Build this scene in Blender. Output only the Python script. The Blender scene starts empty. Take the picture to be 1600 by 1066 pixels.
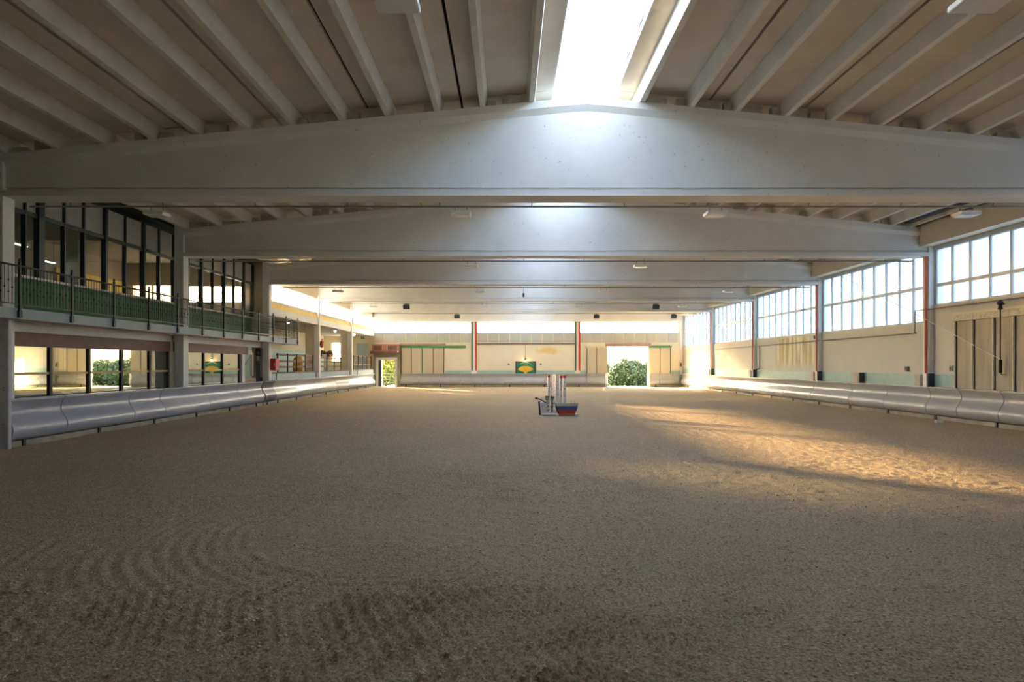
import bpy, math, random
import numpy as np
from mathutils import Vector

# ------------------------------------------------------------------ camera, sky, sun, exposure
sc = bpy.context.scene
C = sc.collection
CAM_H = 1.8
cam_d = bpy.data.cameras.new('camera')
cam = bpy.data.objects.new('camera', cam_d)
C.objects.link(cam)
cam.location = (0, 0, CAM_H)
cam.rotation_euler = (math.radians(90), 0, 0)
cam_d.sensor_width = 36.0
cam_d.lens = 24.0
cam_d.shift_x = 0.003125
cam_d.shift_y = 0.0225
cam_d.clip_end = 2000
sc.camera = cam

SUN_AZ = math.radians(40)      # left of the view direction, in front of the camera
SUN_EL = math.radians(10.8)
world = bpy.data.worlds.new('sky')
sc.world = world
world.use_nodes = True
wn = world.node_tree.nodes
wl = world.node_tree.links
bg = wn['Background']
sky = wn.new('ShaderNodeTexSky')
sky.sky_type = 'NISHITA'
sky.sun_disc = False
sky.sun_elevation = SUN_EL
sky.sun_rotation = -SUN_AZ
sky.air_density = 1.0
sky.dust_density = 1.5
sky.ozone_density = 1.0
wl.new(sky.outputs['Color'], bg.inputs['Color'])
bg.inputs['Strength'].default_value = 2.0

sun_d = bpy.data.lights.new('sun', 'SUN')
sun_d.energy = 27.0
sun_d.color = (1.0, 0.68, 0.36)
sun_d.angle = math.radians(1.9)
sun = bpy.data.objects.new('sun', sun_d)
C.objects.link(sun)
sun_dir = Vector((math.sin(SUN_AZ) * math.cos(SUN_EL), -math.cos(SUN_AZ) * math.cos(SUN_EL), -math.sin(SUN_EL)))
sun.rotation_euler = sun_dir.to_track_quat('-Z', 'Y').to_euler()
sun.location = (-30, 70, 30)

vs = sc.view_settings
vs.view_transform = 'Standard'
vs.look = 'None'
vs.gamma = 1.0
vs.use_curve_mapping = False
vs.exposure = 1.45
sc.cycles.max_bounces = 14
sc.cycles.diffuse_bounces = 8
sc.cycles.transparent_max_bounces = 16
sc.cycles.sample_clamp_indirect = 8.0
sc.cycles.caustics_reflective = False
sc.cycles.caustics_refractive = False

random.seed(7)
rng = np.random.default_rng(7)

# ------------------------------------------------------------------ helpers
def lin(c):
    return tuple(((v / 255) / 12.92 if v / 255 <= 0.04045 else ((v / 255 + 0.055) / 1.055) ** 2.4) for v in c)

def mat(name, rgb, rough=0.7, metal=0.0, vary=0.12, scale=3.0, bump=0.0, bscale=60.0, spots=0.0, streak=False):
    m = bpy.data.materials.new(name)
    m.use_nodes = True
    nt = m.node_tree
    n, l = nt.nodes, nt.links
    p = n['Principled BSDF']
    p.inputs['Roughness'].default_value = rough
    p.inputs['Metallic'].default_value = metal
    c = lin(rgb)
    geo = n.new('ShaderNodeNewGeometry')
    tex = n.new('ShaderNodeTexNoise')
    tex.inputs['Scale'].default_value = scale
    tex.inputs['Detail'].default_value = 5
    if streak:
        mp = n.new('ShaderNodeMapping')
        mp.inputs['Scale'].default_value = (1, 1, 0.15)
        l.new(geo.outputs['Position'], mp.inputs['Vector'])
        l.new(mp.outputs['Vector'], tex.inputs['Vector'])
    else:
        l.new(geo.outputs['Position'], tex.inputs['Vector'])
    ramp = n.new('ShaderNodeValToRGB')
    ramp.color_ramp.elements[0].position = 0.3
    ramp.color_ramp.elements[1].position = 0.7
    ramp.color_ramp.elements[0].color = (*[v * (1 - vary) for v in c], 1)
    ramp.color_ramp.elements[1].color = (*[min(1, v * (1 + vary)) for v in c], 1)
    l.new(tex.outputs['Fac'], ramp.inputs['Fac'])
    out = ramp.outputs['Color']
    if spots:
        vo = n.new('ShaderNodeTexNoise')
        vo.inputs['Scale'].default_value = 14
        vo.inputs['Detail'].default_value = 1
        l.new(geo.outputs['Position'], vo.inputs['Vector'])
        r2 = n.new('ShaderNodeValToRGB')
        r2.color_ramp.elements[0].position = 0.735
        r2.color_ramp.elements[1].position = 0.76
        l.new(vo.outputs['Fac'], r2.inputs['Fac'])
        mx = n.new('ShaderNodeMix')
        mx.data_type = 'RGBA'
        mul = n.new('ShaderNodeMath'); mul.operation = 'MULTIPLY'; mul.inputs[1].default_value = spots
        l.new(r2.outputs['Color'], mul.inputs[0])
        l.new(mul.outputs[0], mx.inputs[0])
        l.new(out, mx.inputs[6])
        mx.inputs[7].default_value = (c[0] * 0.25, c[1] * 0.22, c[2] * 0.18, 1)
        out = mx.outputs[2]
    l.new(out, p.inputs['Base Color'])
    if bump:
        b = n.new('ShaderNodeBump')
        b.inputs['Strength'].default_value = bump
        b.inputs['Distance'].default_value = 0.02
        t2 = n.new('ShaderNodeTexNoise')
        t2.inputs['Scale'].default_value = bscale
        t2.inputs['Detail'].default_value = 4
        l.new(geo.outputs['Position'], t2.inputs['Vector'])
        l.new(t2.outputs['Fac'], b.inputs['Height'])
        l.new(b.outputs['Normal'], p.inputs['Normal'])
    return m

def pane_mat(name, tint, clear, gloss=0.08, white=(0.9, 0.93, 0.97)):
    """translucent sheet: part of the light passes straight, the rest is diffused"""
    m = bpy.data.materials.new(name)
    m.use_nodes = True
    nt = m.node_tree
    n, l = nt.nodes, nt.links
    n.remove(n['Principled BSDF'])
    o = n['Material Output']
    tr = n.new('ShaderNodeBsdfTransparent'); tr.inputs['Color'].default_value = (*tint, 1)
    tl = n.new('ShaderNodeBsdfTranslucent'); tl.inputs['Color'].default_value = (*white, 1)
    gl = n.new('ShaderNodeBsdfGlossy'); gl.inputs['Roughness'].default_value = 0.05
    m1 = n.new('ShaderNodeMixShader'); m1.inputs[0].default_value = clear
    l.new(tl.outputs[0], m1.inputs[1]); l.new(tr.outputs[0], m1.inputs[2])
    m2 = n.new('ShaderNodeMixShader'); m2.inputs[0].default_value = gloss
    l.new(m1.outputs[0], m2.inputs[1]); l.new(gl.outputs[0], m2.inputs[2])
    l.new(m2.outputs[0], o.inputs['Surface'])
    return m

def glow_mat(name, rgb, strength):
    m = bpy.data.materials.new(name)
    m.use_nodes = True
    p = m.node_tree.nodes['Principled BSDF']
    p.inputs['Base Color'].default_value = (*rgb, 1)
    p.inputs['Emission Color'].default_value = (*rgb, 1)
    p.inputs['Emission Strength'].default_value = strength
    return m

WPOS = {}
CACHE = {}

def tag(o, label=None, cat=None, group=None, kind=None):
    if label: o['label'] = label
    if cat: o['category'] = cat
    if group: o['group'] = group
    if kind: o['kind'] = kind
    return o

def empty(name, loc, label=None, cat=None, group=None, kind=None):
    o = bpy.data.objects.new(name, None)
    C.objects.link(o)
    o.location = loc
    o.empty_display_size = 0.2
    WPOS[o] = Vector(loc)
    return tag(o, label, cat, group, kind)

class MB:
    def __init__(s):
        s.v = []; s.f = []
    def add(s, vs_, fs_):
        k = len(s.v)
        s.v += [tuple(p) for p in vs_]
        s.f += [tuple(i + k for i in f) for f in fs_]
        return s
    def box(s, x0, x1, y0, y1, z0, z1):
        if x0 > x1: x0, x1 = x1, x0
        if y0 > y1: y0, y1 = y1, y0
        if z0 > z1: z0, z1 = z1, z0
        return s.add([(x0, y0, z0), (x1, y0, z0), (x1, y1, z0), (x0, y1, z0), (x0, y0, z1), (x1, y0, z1), (x1, y1, z1), (x0, y1, z1)],
                     [(0, 3, 2, 1), (4, 5, 6, 7), (0, 1, 5, 4), (1, 2, 6, 5), (2, 3, 7, 6), (3, 0, 4, 7)])
    def bevbox(s, x0, x1, y0, y1, z0, z1, b=0.02):
        """box with chamfered vertical and horizontal edges"""
        if x0 > x1: x0, x1 = x1, x0
        if y0 > y1: y0, y1 = y1, y0
        pts = [(x0 + b, y0), (x1 - b, y0), (x1, y0 + b), (x1, y1 - b), (x1 - b, y1), (x0 + b, y1), (x0, y1 - b), (x0, y0 + b)]
        def ins(p):
            cx, cy = (x0 + x1) / 2, (y0 + y1) / 2
            return (p[0] - b * (1 if p[0] > cx else -1) * 0.7, p[1] - b * (1 if p[1] > cy else -1) * 0.7)
        rings = [[(*ins(p), z0) for p in pts], [(*p, z0 + b) for p in pts], [(*p, z1 - b) for p in pts], [(*ins(p), z1) for p in pts]]
        return s.loft(rings)
    def loft(s, rings, cap=True):
        n = len(rings[0])
        vs_ = [p for r in rings for p in r]
        fs_ = []
        for i in range(len(rings) - 1):
            for j in range(n):
                k = (j + 1) % n
                fs_.append((i * n + j, i * n + k, (i + 1) * n + k, (i + 1) * n + j))
        if cap:
            fs_.append(tuple(reversed(range(n))))
            fs_.append(tuple((len(rings) - 1) * n + j for j in range(n)))
        return s.add(vs_, fs_)
    def tube(s, pts, r, seg=8, cap=True):
        pts = [Vector(p) for p in pts]
        rings = []
        up0 = None
        for i, p in enumerate(pts):
            a = pts[max(0, i - 1)]; b = pts[min(len(pts) - 1, i + 1)]
            d = (b - a).normalized()
            if up0 is None:
                up0 = Vector((0, 0, 1)) if abs(d.z) < 0.9 else Vector((1, 0, 0))
            u = d.cross(up0).normalized(); w = u.cross(d).normalized()
            rr = r[i] if isinstance(r, (list, tuple)) else r
            rings.append([tuple(p + u * (rr * math.cos(2 * math.pi * j / seg)) + w * (rr * math.sin(2 * math.pi * j / seg))) for j in range(seg)])
        return s.loft(rings, cap)
    def lathe(s, cx, cy, prof, seg=16):
        rings = [[(cx + r * math.cos(2 * math.pi * j / seg), cy + r * math.sin(2 * math.pi * j / seg), z) for j in range(seg)] for r, z in prof]
        return s.loft(rings)
    def build(s, name, m, parent=None, smooth=False, label=None, cat=None, group=None, kind=None):
        V = [Vector(p) for p in s.v]
        lo = Vector((min(p.x for p in V), min(p.y for p in V), min(p.z for p in V)))
        hi = Vector((max(p.x for p in V), max(p.y for p in V), max(p.z for p in V)))
        org = Vector(((lo.x + hi.x) / 2, (lo.y + hi.y) / 2, lo.z))
        loc = tuple((round(p.x - org.x, 4), round(p.y - org.y, 4), round(p.z - org.z, 4)) for p in V)
        key = (loc, tuple(s.f), m.name, smooth)
        me = CACHE.get(key)
        if me is None:
            me = bpy.data.meshes.new(name)
            me.from_pydata(loc, [], s.f)
            me.materials.append(m)
            if smooth:
                me.polygons.foreach_set('use_smooth', [True] * len(me.polygons))
                try: me.set_sharp_from_angle(angle=math.radians(40))
                except Exception: pass
            me.update()
            CACHE[key] = me
        o = bpy.data.objects.new(name, me)
        C.objects.link(o)
        WPOS[o] = org
        if parent is not None:
            o.parent = parent
            o.location = org - WPOS[parent]
        else:
            o.location = org
        return tag(o, label, cat, group, kind)

def B(*a):
    return MB().box(*a)

ORD = ['first', 'second', 'third', 'fourth', 'fifth', 'sixth', 'seventh', 'eighth', 'ninth', 'tenth', 'eleventh', 'twelfth', 'thirteenth', 'fourteenth']

def rect_wall(mb, axis, plane0, plane1, u0, u1, z0, z1, holes):
    """wall slab with rectangular holes; axis 'x' = wall runs along x, 'y' = along y"""
    us = sorted({u0, u1, *[min(max(h[0], u0), u1) for h in holes], *[min(max(h[1], u0), u1) for h in holes]})
    zs = sorted({z0, z1, *[min(max(h[2], z0), z1) for h in holes], *[min(max(h[3], z0), z1) for h in holes]})
    for a, b in zip(us, us[1:]):
        run = None
        for c, d in zip(zs, zs[1:]):
            um, zm = (a + b) / 2, (c + d) / 2
            solid = not any(h[0] < um < h[1] and h[2] < zm < h[3] for h in holes)
            if solid:
                run = [c, d] if run is None else [run[0], d]
            if (not solid or d == zs[-1]) and run:
                if axis == 'x': mb.box(a, b, plane0, plane1, run[0], run[1])
                else: mb.box(plane0, plane1, a, b, run[0], run[1])
                run = None
    return mb

# ------------------------------------------------------------------ dimensions
S = 7.87
YB = {k: 14.16 + (k - 1) * S for k in range(-1, 7)}      # front faces of the roof beams; 6 = back wall
YB[0] = 5.3
YB[-1] = -2.1
YBACK = 53.5
YFRONT = -2.2
XL, XR = -10.5, 13.56      # inner faces of the columns
XWR = 13.72                # right wall surface
RIDGE = 1.61
SLOPE = 0.098
def zr(x): return 7.36 - SLOPE * math.sqrt((x - RIDGE) ** 2 + 0.01)
BEAM_LO = 5.29

# ------------------------------------------------------------------ materials
M = {}
M['concrete'] = mat('painted_concrete', (222, 220, 212), 0.6, vary=0.05, scale=1.2, spots=0.35, bump=0.05)
M['slab'] = mat('roof_concrete', (214, 207, 194), 0.8, vary=0.07, scale=1.5, bump=0.1, bscale=25)
M['ribc'] = mat('rib_concrete', (226, 224, 214), 0.75, vary=0.06, scale=2.5, bump=0.06, bscale=25)
M['deck'] = mat('dark_bitumen', (32, 30, 28), 0.9)
M['block'] = mat('filler_block_plaster', (196, 188, 172), 0.9, vary=0.15, scale=6)
M['cream'] = mat('cream_plaster', (226, 216, 190), 0.8, vary=0.04, scale=0.8)
M['white'] = mat('white_paint', (228, 228, 224), 0.6, vary=0.04)
M['teal'] = mat('sea_green_paint', (160, 190, 182), 0.6, vary=0.08, scale=4)
M['bluewall'] = mat('pale_blue_paint', (172, 192, 200), 0.6, vary=0.06)
M['fascia'] = mat('blue_grey_fascia', (150, 166, 172), 0.55, vary=0.06)
M['yellow'] = mat('yellow_paint_and_glow', (236, 204, 84), 0.6, vary=0.06)
M['dteal'] = mat('dark_teal_steel', (38, 58, 60), 0.45, vary=0.1)
M['dgreen'] = mat('green_parapet', (58, 112, 66), 0.6, vary=0.08, scale=2)
M['railm'] = mat('railing_iron', (58, 62, 60), 0.5, vary=0.1)
M['brown'] = mat('brown_wood', (112, 76, 66), 0.6, vary=0.12, scale=4)
M['dark_frame'] = mat('dark_wood_frame', (46, 38, 34), 0.5)
M['gold'] = mat('golden_wood', (190, 150, 84), 0.4)
M['kick'] = mat('grey_kick_board', (166, 168, 168), 0.28, vary=0.06, scale=1.5)
M['kick_l'] = mat('slate_kick_board', (174, 174, 184), 0.28, vary=0.07, scale=1.5)
M['kick_d'] = mat('dark_slate_kick_board', (92, 92, 104), 0.35, vary=0.06)
M['kerb'] = mat('kerb_concrete', (160, 150, 132), 0.9, vary=0.2, scale=3, bump=0.3, bscale=20)
M['alu'] = mat('window_aluminium', (200, 208, 212), 0.45, metal=0.0, vary=0.04)
M['greypanel'] = mat('grey_wall_panel', (182, 182, 172), 0.5, vary=0.03)
M['pane_r'] = pane_mat('frosted_pane', (0.11, 0.135, 0.18), 0.4, 0.05, (0.22, 0.25, 0.31))
M['pane_c'] = pane_mat('clerestory_pane', (1.0, 0.98, 0.95), 0.42, 0.08, (0.74, 0.84, 1.0))
M['pane_b'] = pane_mat('diffusing_clerestory_pane', (1.0, 0.98, 0.95), 0.06, 0.08, (0.72, 0.84, 1.0))
M['blind'] = pane_mat('blind_pane', (0.12, 0.12, 0.1), 0.3, 0.05, (0.12, 0.11, 0.09))
M['sky_pane'] = pane_mat('skylight_sheet', (0.62, 0.7, 0.8), 0.5, 0.05, (0.46, 0.56, 0.72))
M['glass'] = pane_mat('facade_glass', (0.6, 0.64, 0.62), 0.97, 0.14)
M['mirror'] = mat('mirror_silver', (192, 196, 186), 0.015, metal=1.0, vary=0.0)
M['red'] = mat('red_paint', (196, 52, 44), 0.5)
M['redpipe'] = mat('terracotta_red_pipe', (208, 116, 96), 0.5, vary=0.06)
M['green'] = mat('green_paint', (70, 128, 84), 0.5)
M['pipe'] = mat('galvanised_pipe', (140, 138, 132), 0.5, metal=0.3)
M['black'] = mat('black_rubber', (26, 26, 27), 0.6)
M['dgrey'] = mat('dark_grey_metal', (70, 72, 72), 0.5, metal=0.2)
M['lampw'] = mat('white_lamp_housing', (226, 226, 222), 0.4, vary=0.02)
M['lampd'] = mat('lamp_diffuser', (236, 238, 236), 0.25, vary=0.02)
M['steelpost'] = mat('silver_grey_post', (172, 172, 178), 0.4, vary=0.12, scale=5)
M['doorpanel'] = mat('beige_door_panel', (196, 184, 158), 0.6, vary=0.06, scale=1.2, streak=True)
M['olddoor'] = mat('weathered_door_panel', (178, 168, 148), 0.7, vary=0.16, scale=5, streak=True)
M['oldrail'] = mat('worn_cream_rail', (206, 198, 174), 0.7, vary=0.25, scale=9)
M['slate'] = mat('slate_blue_panel', (66, 74, 82), 0.6)
M['interior'] = mat('room_plaster', (164, 158, 146), 0.8, vary=0.05)
M['tile'] = mat('room_floor', (150, 140, 124), 0.6)
M['ext'] = mat('pale_yard', (196, 192, 184), 0.9, vary=0.08, scale=0.6)
M['grass'] = mat('yard_grass', (96, 112, 62), 0.9, vary=0.25, scale=1.5)

# ------------------------------------------------------------------ floor: harrowed sand
def value_noise(x, y, cell, seed):
    r = np.random.default_rng(seed)
    N = 512
    g = r.random((N, N))
    u = x / cell + 1000.3; v = y / cell + 1000.7
    iu = np.floor(u).astype(int); iv = np.floor(v).astype(int)
    fu = u - iu; fv = v - iv
    fu = fu * fu * (3 - 2 * fu); fv = fv * fv * (3 - 2 * fv)
    a = g[iu % N, iv % N]; b = g[(iu + 1) % N, iv % N]; c = g[iu % N, (iv + 1) % N]; d = g[(iu + 1) % N, (iv + 1) % N]
    return (a * (1 - fu) + b * fu) * (1 - fv) + (c * (1 - fu) + d * fu) * fv - 0.5

def sstep(a, b, t):
    t = np.clip((t - a) / (b - a), 0, 1)
    return t * t * (3 - 2 * t)

def sand_z(X, Y):
    wob = 0.16 * value_noise(X, Y, 0.9, 11)
    z = 0.03 * value_noise(X, Y, 1.3, 1) + 0.012 * value_noise(X, Y, 0.33, 2) + 0.014 * value_noise(X, Y, 0.11, 3) + 0.016 * value_noise(X, Y, 0.05, 4)
    rag = 0.55 + 0.9 * value_noise(X, Y, 0.45, 5) + 0.5 * value_noise(X, Y, 0.12, 9)
    rag = np.clip(rag, 0, 1.2)
    def rings(cx, cy, r0, r1, sp, amp, sx=1.0):
        r = np.hypot((X - cx) * sx, Y - cy) + wob * 0.35
        w = sstep(r0 - 0.2, r0 + 0.15, r) * (1 - sstep(r1 - 0.15, r1 + 0.25, r))
        return amp * w * rag * np.sin(2 * np.pi * r / sp), w
    a, w1 = rings(-1.0, 7.5, 1.7, 4.0, 0.155, 0.017)
    z = z + a
    # turning marks near the camera, crossing the first set
    t = (X * 0.93 + Y * 0.36) + wob * 0.3
    w = sstep(3.2, 4.2, 10 - Y) * 0 + (1 - sstep(5.0, 6.0, Y)) * (1 - sstep(0.4, 1.8, X))
    z = z + 0.026 * w * rag * np.sin(2 * np.pi * t / 0.105)
    t2 = (X * 0.35 - Y * 0.93) + wob * 0.4
    z = z + 0.015 * w * rag * np.sin(2 * np.pi * t2 / 0.12)
    a, w2 = rings(1.2, 8.6, 1.6, 3.1, 0.17, 0.006)
    z = z + a * (1 - w1)
    # long harrow lines down the hall
    far = sstep(7.0, 10.0, Y)
    z = z + 0.0045 * far * np.clip(rag - 0.1, 0, 1) * np.sin(2 * np.pi * (X + 0.5 * np.sin(Y * 0.09) + wob) / 0.26)
    # banked towards the walls
    z = z + 0.05 * sstep(9.6, 10.5, -X) + 0.05 * sstep(12.6, 13.5, X)
    return z

ys = [YFRONT]
while ys[-1] < YBACK + 0.32:
    y = ys[-1]
    ys.append(y + (0.3 if y < 3.0 else 0.024 if y < 7.0 else 0.04 if y < 13 else 0.08 if y < 24 else 0.2))
ys = np.array(ys)
xs = np.arange(-10.9, 13.95, 0.032)
GX, GY = np.meshgrid(xs, ys)
GZ = sand_z(GX, GY)
nx, ny = len(xs), len(ys)
co = np.stack([GX, GY, GZ], -1).reshape(-1, 3).astype(np.float32)
idx = np.arange(nx * ny).reshape(ny, nx)
q = np.stack([idx[:-1, :-1], idx[:-1, 1:], idx[1:, 1:], idx[1:, :-1]], -1).reshape(-1, 4)
me = bpy.data.meshes.new('floor')
me.vertices.add(len(co)); me.vertices.foreach_set('co', co.ravel())
me.loops.add(q.size); me.loops.foreach_set('vertex_index', q.ravel().astype(np.int32))
me.polygons.add(len(q)); me.polygons.foreach_set('loop_start', np.arange(0, q.size, 4, dtype=np.int32))
me.update(calc_edges=True)
me.polygons.foreach_set('use_smooth', np.ones(len(q), dtype=bool))

def sand_material():
    m = bpy.data.materials.new('harrowed_sand')
    m.use_nodes = True
    n, l = m.node_tree.nodes, m.node_tree.links
    p = n['Principled BSDF']
    p.inputs['Roughness'].default_value = 0.95
    p.inputs['Specular IOR Level'].default_value = 0.15
    geo = n.new('ShaderNodeNewGeometry')
    def noise(sc_, det):
        t = n.new('ShaderNodeTexNoise'); t.inputs['Scale'].default_value = sc_; t.inputs['Detail'].default_value = det
        t.inputs['Roughness'].default_value = 0.65
        l.new(geo.outputs['Position'], t.inputs['Vector']); return t
    t1 = noise(45, 6)
    r1 = n.new('ShaderNodeValToRGB')
    r1.color_ramp.elements[0].position = 0.33; r1.color_ramp.elements[0].color = (*lin((128, 112, 88)), 1)
    r1.color_ramp.elements[1].position = 0.66; r1.color_ramp.elements[1].color = (*lin((226, 202, 166)), 1)
    l.new(t1.outputs['Fac'], r1.inputs['Fac'])
    t2 = noise(0.5, 3)
    r2 = n.new('ShaderNodeValToRGB')
    r2.color_ramp.elements[0].color = (0.86, 0.86, 0.86, 1); r2.color_ramp.elements[1].color = (1.1, 1.08, 1.04, 1)
    l.new(t2.outputs['Fac'], r2.inputs['Fac'])
    mx = n.new('ShaderNodeMix'); mx.data_type = 'RGBA'; mx.blend_type = 'MULTIPLY'; mx.inputs[0].default_value = 1
    l.new(r1.outputs['Color'], mx.inputs[6]); l.new(r2.outputs['Color'], mx.inputs[7])
    l.new(mx.outputs[2], p.inputs['Base Color'])
    t3 = noise(55, 6); t4 = noise(120, 3)
    ad = n.new('ShaderNodeMath'); ad.operation = 'MULTIPLY_ADD'; ad.inputs[1].default_value = 0.4
    l.new(t4.outputs['Fac'], ad.inputs[0]); l.new(t3.outputs['Fac'], ad.inputs[2])
    b = n.new('ShaderNodeBump'); b.inputs['Strength'].default_value = 0.9; b.inputs['Distance'].default_value = 0.035
    l.new(ad.outputs[0], b.inputs['Height']); l.new(b.outputs['Normal'], p.inputs['Normal'])
    return m
M['strip'] = mat('pale_brown_strip', (168, 140, 118), 0.6, vary=0.1, scale=4)
M['sand'] = sand_material()
M['clod'] = mat('sand_clod', (200, 184, 158), 0.95, vary=0.3, scale=40)
me.materials.append(M['sand'])
floor = bpy.data.objects.new('floor', me)
C.objects.link(floor)
WPOS[floor] = Vector((0, 0, 0))
tag(floor, 'harrowed brown sand floor of the riding hall', 'floor', kind='structure')

# loose clods lying on the sand
NC = 11000
cy = 3.2 + (rng.random(NC) ** 1.7) * 14
cx = (rng.random(NC) * 2 - 1) * (0.5 + cy * 0.78)
keep = (cx > -10.2) & (cx < 13.2)
cx, cy = cx[keep], cy[keep]
NC = len(cx)
cz = sand_z(cx, cy)
cr = 0.006 + 0.013 * rng.random(NC) ** 2.5
octv = np.array([(1, 0, 0), (0, 1, 0), (-1, 0, 0), (0, -1, 0), (0, 0, 0.55), (0, 0, -0.5)], dtype=float)
octf = np.array([(0, 1, 4), (1, 2, 4), (2, 3, 4), (3, 0, 4), (1, 0, 5), (2, 1, 5), (3, 2, 5), (0, 3, 5)])
vv = octv[None] * (cr[:, None, None] * (0.7 + 0.6 * rng.random((NC, 6, 1))))
ang = rng.random(NC) * 6.28
ca, sa = np.cos(ang), np.sin(ang)
vx = vv[..., 0] * ca[:, None] - vv[..., 1] * sa[:, None]
vy = vv[..., 0] * sa[:, None] + vv[..., 1] * ca[:, None]
vv = np.stack([vx + cx[:, None], vy + cy[:, None], vv[..., 2] + cz[:, None] + 0.3 * cr[:, None]], -1).reshape(-1, 3)
ff = (octf[None] + (np.arange(NC) * 6)[:, None, None]).reshape(-1, 3)
me = bpy.data.meshes.new('sand_clods')
me.vertices.add(len(vv)); me.vertices.foreach_set('co', vv.astype(np.float32).ravel())
me.loops.add(ff.size); me.loops.foreach_set('vertex_index', ff.ravel().astype(np.int32))
me.polygons.add(len(ff)); me.polygons.foreach_set('loop_start', np.arange(0, ff.size, 3, dtype=np.int32))
me.update(calc_edges=True)
me.materials.append(M['clod'])
o = bpy.data.objects.new('sand_clods', me)
C.objects.link(o)
tag(o, 'small loose clods strewn over the harrowed sand', 'sand clods', kind='stuff')

B(4.5, 30, 55.0, 66, -0.059, -0.045).build('lawn', M['grass'], label='strip of green lawn beyond the open gateway', cat='lawn', kind='structure')
B(-160, 160, -60, 260, -0.4, -0.06).build('yard_ground', M['ext'], label='pale open yard around the riding hall', cat='ground', kind='structure')

# ------------------------------------------------------------------ roof
roof = empty('ceiling', (RIDGE, 26, 6.2), 'ribbed concrete roof underside of the riding hall', 'ceiling', kind='structure')
SKX0, SKX1 = 0.95, 2.30
SKY = 3.0           # the ridge skylight starts here
PW = 1.97
lefts = [(SKX0 - PW * (i + 1), SKX0 - PW * i) for i in range(6)]
rights = [(SKX1 + PW * i, SKX1 + PW * (i + 1)) for i in range(6)]
lefts[-1] = (-10.95, lefts[-1][1])
rights[-1] = (rights[-1][0], 13.3)
RIB = 0.30
edges = sorted(list(YB.items()))
spans = []
for k in range(-1, 6):
    y0 = YFRONT if k == -1 else YB[k] + 0.31
    y1 = YB[k + 1] + 0.29 if k + 1 < 6 else YBACK + 0.3
    spans.append((y0 if k != -1 else YFRONT, y1))
spans = [(YFRONT, YB[-1] + 0.29)] + [(YB[k] + 0.31, (YB[k + 1] + 0.29) if k < 5 else YBACK + 0.32) for k in range(-1, 6)]
for (y0, y1) in spans[1:]:
    for (a, b) in lefts + rights:
        g = 0.028
        a2, b2 = a + g, b - g
        za, zb = zr(a2) + RIB, zr(b2) + RIB
        t = 0.07
        mb = MB().loft([[(a2, y, za), (b2, y, zb), (b2, y, zb + t), (a2, y, za + t)] for y in (y0, y1)])
        pn = mb.build('roof_panel', M['slab'], roof)
        w = b - a
        for fx in (0.24, 0.76):
            xc = a + w * fx
            if w < 1.5 and fx == (0.24 if a < 0 else 0.76): xc = a + w * fx
            zt = min(zr(xc - 0.1), zr(xc + 0.1)) + RIB
            zb_ = zr(xc) + 0.0
            MB().loft([[(xc - 0.055, y, zb_), (xc + 0.055, y, zb_), (xc + 0.10, y, zt + 0.012), (xc - 0.10, y, zt + 0.012)] for y in (y0 + 0.0, y1)]).build('rib', M['ribc'], pn)
# dark covering above the joints
for (a, b) in ((-11.2, SKX0), (SKX1, 14.0)):
    mb = MB()
    mb.loft([[(a, y, zr(a) + RIB + 0.10), (b, y, zr(b) + RIB + 0.10), (b, y, zr(b) + RIB + 0.2), (a, y, zr(a) + RIB + 0.2)] for y in (YFRONT - 0.3, YBACK + 0.5)])
    mb.build('roof_covering', M['deck'], roof)
mb = MB()
mb.loft([[(SKX0, y_, 7.56), (RIDGE, y_, 7.62), (SKX1, y_, 7.56), (SKX1, y_, 7.72), (SKX0, y_, 7.72)] for y_ in (YFRONT - 0.3, SKY - 0.01)])
mb.build('skylight_blocker', M['slab'], roof)  # unseen panel added to close the skylight and darken the near floor
# upstands along the skylight slot
for x in (SKX0, SKX1):
    sgn = -1 if x == SKX0 else 1
    B(x, x + 0.04 * sgn, YFRONT, YBACK + 0.3, zr(x) + RIB - 0.0, zr(x) + RIB + 0.24).build('skylight_upstand', M['white'], roof)

sk = empty('window_skylight', (RIDGE, 26, 7.7), 'long white translucent ridge skylight running down the roof', 'skylight', kind='structure')
y = SKY
while y < YBACK + 0.2:
    y1 = min(y + 1.31, YBACK + 0.3)
    n = 6
    xsn = [SKX0 - 0.05 + (SKX1 - SKX0 + 0.1) * i / n for i in range(n + 1)]
    zz = [7.84 + 0.10 * (1 - ((i - n / 2) / (n / 2)) ** 2) for i in range(n + 1)]
    mb = MB()
    for i in range(n):
        mb.add([(xsn[i], y, zz[i]), (xsn[i + 1], y, zz[i + 1]), (xsn[i + 1], y1 - 0.012, zz[i + 1]), (xsn[i], y1 - 0.012, zz[i])], [(0, 1, 2, 3)])
    mb.build('skylight_pane', M['sky_pane'], sk)
    B(SKX0 - 0.05, SKX1 + 0.05, y1 - 0.02, y1 + 0.01, 7.80, 7.85).build('glazing_bar', M['white'], sk) if int(y * 2) % 3 == 0 else None
    y = y1

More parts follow.
